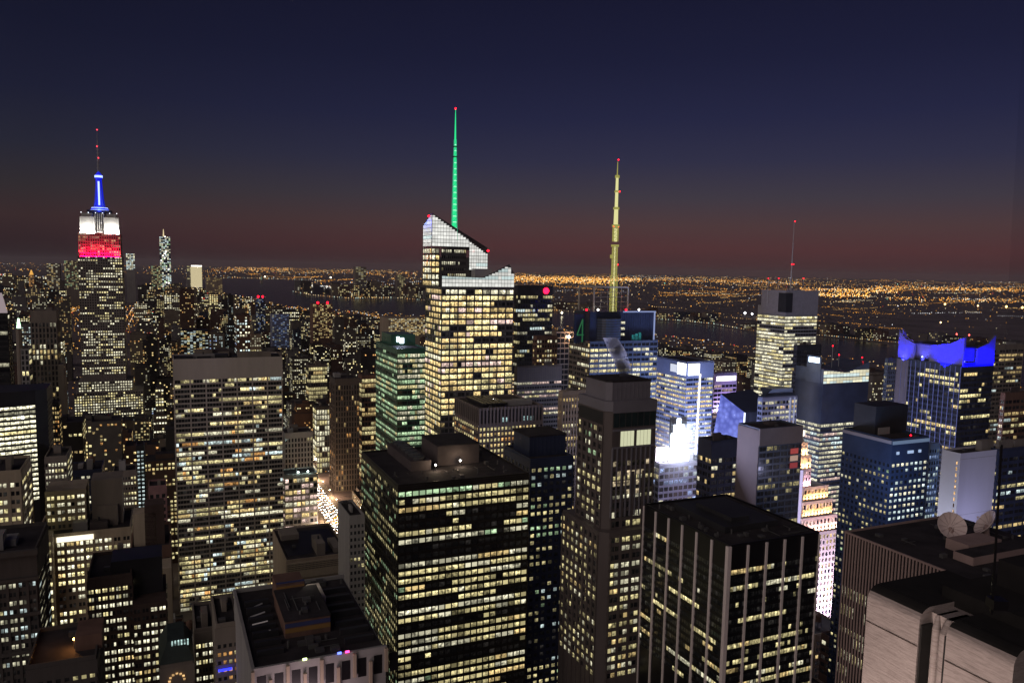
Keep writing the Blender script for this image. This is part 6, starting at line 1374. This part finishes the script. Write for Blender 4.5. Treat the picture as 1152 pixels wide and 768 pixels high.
for (xa, ya), (xb, yb) in zip(far, far[1:]):                     # lamps along the far shore
    n = int(abs(xb - xa) / 2.6)
    for i in range(n):
        px = xa + (xb - xa) * i / n + rl.uniform(-.6, .6); py = ya + (yb - ya) * i / n - .35
        p = gnd(px, py); g_ = rl.uniform(.2, 1.8); c = pick(rl, (((1, .75, .4), 4), ((.8, 1, .85), 4), ((1, .5, .15), 3)))
        lamp((p.x, p.y, 9), rl.uniform(.35, .65), c, g_)
for k in range(90):                                              # brighter waterfront cluster
    px = rl.uniform(340, 400); py = 322 + rl.random() * 9; p = gnd(px, py)
    if not in_poly(p.x, p.y, WATER): lamp((p.x, p.y, 15), rl.uniform(.4, .8), (1, .97, .85), rl.uniform(.5, 2.5))
for px, py, r_, c in ((838, 355, 1.5, (.9, .93, 1)), (846, 356, 1.3, (.9, .93, 1)), (1063, 344, 1.2, (1, .6, .2)), (1132, 347, 1.3, (1, .6, .2)), (1150, 348, 1.4, (1, .6, .2)), (1100, 346, 1.0, (1, .6, .25)), (372, 313, 1.1, (1, .85, .6)), (298, 312, .9, (1, .9, .6)), (632, 355, 1.4, (1, .9, .6)), (602, 339, 1.2, (1, .95, .8)), (1076, 380, 1.0, (1, .1, .08)), (1090, 381, 1.0, (1, .1, .08)), (1058, 366, 1.0, (1, .6, .3))):
    p = gnd(px, py); lamp((p.x, p.y, 16), r_, c, 6)
tag(lb.build('far_shore_lamps', LAMP), 'countless orange and white lamps spread over the far shore to the horizon', 'lamps', None, 'stuff')
lb = MB()                                                        # street lamps of the island
for a in AVS:
    u = 900
    while u < 4800:
        p = gw(a + rl.choice((-9, 9)), u, 9); q = proj(p)
        if q and -10 < q[0] < 1160 and not in_poly(p.x, p.y, WATER) and not across(q[0], proj((p.x, p.y, 0))[1]): lamp(p, rl.uniform(.35, .6), pick(rl, LC[:5]), rl.uniform(.4, 2.0))
        u += rl.uniform(14, 40)
u = 230
for k in range(60):
    for i in range(160):
        v = rl.uniform(-1200, 2600); p = gw(v, 227 + 80 * k + rl.uniform(-5, 5), 9)
        q = proj(p)
        if p.y > 700 and q and -10 < q[0] < 1160 and not in_poly(p.x, p.y, WATER) and not across(q[0], proj((p.x, p.y, 0))[1]): lamp(p, rl.uniform(.35, .6), pick(rl, LC[:5]), rl.uniform(.3, 1.8))
for k in range(700):                                             # lamps and lit huts on roofs
    n_, c = shown[rl.randrange(NIND, len(shown))]; f = c[5]; p = gw(rl.uniform(f[0], f[2]), f[1] + 2, c[6] + 3)
    if p.y > 700: lamp(p, rl.uniform(.3, .6), pick(rl, LC[1:]), rl.uniform(.4, 2.2))
tag(lb.build('city_street_lamps', LAMP), 'countless pinprick street and roof lamps between the city blocks', 'lamps', None, 'stuff')
# far shore buildings
fb = MB(); k = 0
while k < 150:
    px = rl.uniform(330, 478) if rl.random() < .5 else rl.uniform(560, 1180)
    ny = None
    for (xa, ya), (xb, yb) in zip(far, far[1:]):
        if min(xa, xb) <= px <= max(xa, xb): ny = (ya + (yb - ya) * (px - xa) / (xb - xa)) if ny is None else min(ny, 999)
    k += 1
    if ny is None: continue
    p = gnd(px, ny - rl.uniform(1, 7))
    if in_poly(p.x, p.y, WATER): continue
    v, u = to_grid(p); w = rl.uniform(35, 90); H = rl.uniform(14, 50) if px > 500 else rl.uniform(20, 130)
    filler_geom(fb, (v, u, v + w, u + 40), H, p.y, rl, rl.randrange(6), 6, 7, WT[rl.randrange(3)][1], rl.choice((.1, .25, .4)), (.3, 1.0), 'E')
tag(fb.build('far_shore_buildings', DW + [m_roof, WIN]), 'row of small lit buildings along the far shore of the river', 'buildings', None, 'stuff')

# ------------------------------------------------------------------ the near stone parapet of the viewing terrace
def near_block():
    Z1 = None
    P0 = at(977, 658, 15.); z = P0.z
    b = Bld('stone_parapet', 'near limestone parapet piers lit from below with dark sooty rounded tops', P0, cat='parapet')
    fu = lambda px: along(P0, -Uw, px)
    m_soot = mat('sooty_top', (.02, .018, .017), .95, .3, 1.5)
    def block(n, y0, y1, zt, x0, x1, rnd_=.28):
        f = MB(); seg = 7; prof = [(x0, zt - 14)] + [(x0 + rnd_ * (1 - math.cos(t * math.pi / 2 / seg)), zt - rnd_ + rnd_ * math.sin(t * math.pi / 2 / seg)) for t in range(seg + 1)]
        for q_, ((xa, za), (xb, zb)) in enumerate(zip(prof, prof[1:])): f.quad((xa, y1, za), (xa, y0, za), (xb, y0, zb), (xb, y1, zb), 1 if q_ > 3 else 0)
        f.poly([(x, y0, zz_) for x, zz_ in prof] + [(x1, y0, zt), (x1, y0, zt - 14)]); f.poly([(x, y1, zz_) for x, zz_ in reversed(prof)] + [(x1, y1, zt - 14), (x1, y1, zt)][::1])
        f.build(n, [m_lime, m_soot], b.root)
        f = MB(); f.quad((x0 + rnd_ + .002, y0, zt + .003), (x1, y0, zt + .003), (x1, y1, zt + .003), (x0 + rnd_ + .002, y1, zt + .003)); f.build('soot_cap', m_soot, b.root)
    yA = -fu(1035.5)
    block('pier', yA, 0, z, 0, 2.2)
    yB, yC = -fu(1066), -fu(1142)
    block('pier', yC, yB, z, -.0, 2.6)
    f = MB(); f.box(.30, yB, z - 14, 2.2, yA, z - .10); f.build('recess', m_lime, b.root)
    f = MB(); seg = 10
    for (c_, r_) in ((yA - (yA - yB) * .27, (yA - yB) * .13), (yA - (yA - yB) * .68, (yA - yB) * .24)):
        pl = [(.27 - 1.0 * r_ * math.sin(math.pi * t / seg), c_ - r_ * math.cos(math.pi * t / seg)) for t in range(seg + 1)]
        f.prism([(x, y) for x, y in pl] + [(.9, c_ + r_), (.9, c_ - r_)], z - 14, z - .35, 0); 
        tp = [(.30 - .4 * r_ * math.sin(math.pi * t / seg), c_ - .4 * r_ * math.cos(math.pi * t / seg)) for t in range(seg + 1)]
        f.prism([(x, y) for x, y in pl] + [(.9, c_ + r_), (.9, c_ - r_)], z - .35, z - .1, 0, [(x, y) for x, y in tp] + [(.8, c_ + r_ * .4), (.8, c_ - r_ * .4)])
    f.build('fluted_pilaster', m_lime, b.root)
    f = MB(); f.box(.02, yA - .05, z - 14, .34, yA - .012, z - .3); f.box(.02, yB + .012, z - 14, .34, yB + .05, z - .3); f.build('groove', m_soot, b.root)
    f = MB()
    for y0, y1 in ((yA, 0), (yC, yB)): f.box(-.012, y0 + .01, z - .72, 0.0, y1 - .01, z - .705, bottom=True)
    f.build('mortar_joint', mat('joint_dark', (.08, .06, .05), .9, .1), b.root)
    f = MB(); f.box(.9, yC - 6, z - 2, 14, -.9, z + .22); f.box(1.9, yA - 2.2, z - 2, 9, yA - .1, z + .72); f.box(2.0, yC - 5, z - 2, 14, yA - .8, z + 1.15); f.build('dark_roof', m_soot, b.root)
    # floodlight trough below the piers, aimed up the stone
    area_light('stone_floodlight', (-3.4, (yC + 0) / 2 - .5, z - 5.5), (0, (yC + 0) / 2, z - .9), 1.0, abs(yC) + 3, 330, (1, .80, .72), b.root, 150)
    return b, z, yA, yB, yC
near_block()
# glass wind screen of the terrace: a pane with a dark sealed edge and clamp
pe0, pe1 = at(1127, 500, 2.2), at(1116, 690, 2.2)
gp = empty('wind_screen', (pe0.x, pe0.y, 0)); tag(gp, 'clear terrace glass panel with a dark edge at the right side', 'glass panel')
MG = bpy.data.materials.new('clear_pane'); MG.use_nodes = True; t_ = MG.node_tree; t_.nodes.clear(); o_ = nn(t_, 'ShaderNodeOutputMaterial'); tr = nn(t_, 'ShaderNodeBsdfTransparent'); gl = nn(t_, 'ShaderNodeBsdfGlossy'); ms = nn(t_, 'ShaderNodeMixShader')
tr.inputs[0].default_value = (.95, .95, .96, 1); gl.inputs['Roughness'].default_value = .02; ms.inputs[0].default_value = .02
t_.links.new(tr.outputs[0], ms.inputs[1]); t_.links.new(gl.outputs[0], ms.inputs[2]); t_.links.new(ms.outputs[0], o_.inputs[0])
d_ = pe1 - pe0; topp = pe0 - d_ * .0
ex = Vector((pe0.x, pe0.y, 0))
f = MB(); A_, B_ = pe0 - d_ * 4, pe1
f.slab([A_ - ex, B_ - ex, B_ - ex + Vector((1.2, .25, 0)), A_ - ex + Vector((1.2, .25, 0))], (0, .012, 0)); f.build('pane', MG, gp)
f = MB(); f.bar(pe0 - ex, pe1 - ex, .0035); f.build('edge_seal', m_black, gp)
f = MB(); c_ = at(1118, 678, 2.2) - ex; f.box(c_.x - .012, c_.y - .02, c_.z - .014, c_.x + .03, c_.y + .02, c_.z + .014, bottom=True); f.build('clamp', m_black, gp)
# steam drifting off the stepped tower's roof
sv = bpy.data.materials.new('steam'); sv.use_nodes = True; t_ = sv.node_tree; t_.nodes.clear(); o_ = nn(t_, 'ShaderNodeOutputMaterial'); pv = nn(t_, 'ShaderNodeVolumePrincipled')
pv.inputs['Color'].default_value = (.85, .85, 1, 1); pv.inputs['Anisotropy'].default_value = .55
tc_ = nn(t_, 'ShaderNodeTexCoord'); no_ = nn(t_, 'ShaderNodeTexNoise'); no_.inputs['Scale'].default_value = .22; no_.inputs['Detail'].default_value = 3
mr_ = nn(t_, 'ShaderNodeMapRange'); t_.links.new(tc_.outputs['Object'], no_.inputs[0]); t_.links.new(no_.outputs[0], mr_.inputs[0])
for k, v in zip((1, 2, 3, 4), (.36, .72, 0, 1.1)): mr_.inputs[k].default_value = v
t_.links.new(mr_.outputs[0], pv.inputs['Density']); t_.links.new(pv.outputs[0], o_.inputs['Volume'])
f = MB(); n = 8; pts = []
for k in range(n):
    t = k / (n - 1); c_ = at(706 - 20 * t + 3 * math.sin(3 * t), 432 - 52 * t, 322); r_ = 2.2 + 2.2 * t - 1.5 * max(0, t - .7) * 3
    pts.append((c_, r_))
seg = 12; f.v = [tuple(c_ + Vector((r_ * math.cos(2 * math.pi * j / seg), r_ * math.sin(2 * math.pi * j / seg), 0))) for c_, r_ in pts for j in range(seg)]
for k in range(n - 1):
    for j in range(seg): j2 = (j + 1) % seg; f.f.append((k * seg + j, k * seg + j2, (k + 1) * seg + j2, (k + 1) * seg + j))
f.f += [tuple(reversed(range(seg))), tuple((n - 1) * seg + j for j in range(seg))]; f.mi = [0] * len(f.f); f.lit = [(0,) * 4] * len(f.f)
tag(f.build('steam_plume', sv), 'thin bluish steam plume rising off the stepped brown granite tower', 'steam', None, 'stuff')

# mist added to give the billboards their bloom
mv = bpy.data.materials.new('bloom_mist'); mv.use_nodes = True; t_ = mv.node_tree; t_.nodes.clear(); o_ = nn(t_, 'ShaderNodeOutputMaterial'); pv = nn(t_, 'ShaderNodeVolumePrincipled')
pv.inputs['Color'].default_value = (.8, .85, 1, 1); pv.inputs['Anisotropy'].default_value = .6; t_.links.new(pv.outputs[0], o_.inputs['Volume'])
tc_ = nn(t_, 'ShaderNodeTexCoord'); mp_ = nn(t_, 'ShaderNodeMapping'); mp_.inputs['Scale'].default_value = (1 / 42,) * 3; gr_ = nn(t_, 'ShaderNodeTexGradient', gradient_type='SPHERICAL'); mm_ = nn(t_, 'ShaderNodeMath', operation='POWER'); mm_.inputs[1].default_value = 1.6; m2_ = nn(t_, 'ShaderNodeMath', operation='MULTIPLY'); m2_.inputs[1].default_value = .0085
t_.links.new(tc_.outputs['Object'], mp_.inputs[0]); t_.links.new(mp_.outputs[0], gr_.inputs[0]); t_.links.new(gr_.outputs['Fac'], mm_.inputs[0]); t_.links.new(mm_.outputs[0], m2_.inputs[0]); t_.links.new(m2_.outputs[0], pv.inputs['Density'])
c_ = at(758, 500, 571); f = MB(); f.ball((0, 0, 0), 42, seg=20, rings=14); o = f.build('mist', mv); o.location = c_; tag(o, 'thin pale mist added as bloom round the blazing white billboards', 'mist', None, 'stuff')

# the night air over the city
hb = MB(); hb.box(-32000, -500, -1, 32000, 52000, 440, bottom=True); mh = bpy.data.materials.new('haze'); mh.use_nodes = True; t_ = mh.node_tree; t_.nodes.clear()
o_ = nn(t_, 'ShaderNodeOutputMaterial'); pv = nn(t_, 'ShaderNodeVolumePrincipled'); pv.inputs['Color'].default_value = (.95, .86, .9, 1); pv.inputs['Density'].default_value = 1.6e-5
t_.links.new(pv.outputs[0], o_.inputs['Volume']); hb.build('haze', mh)['kind'] = 'stuff'
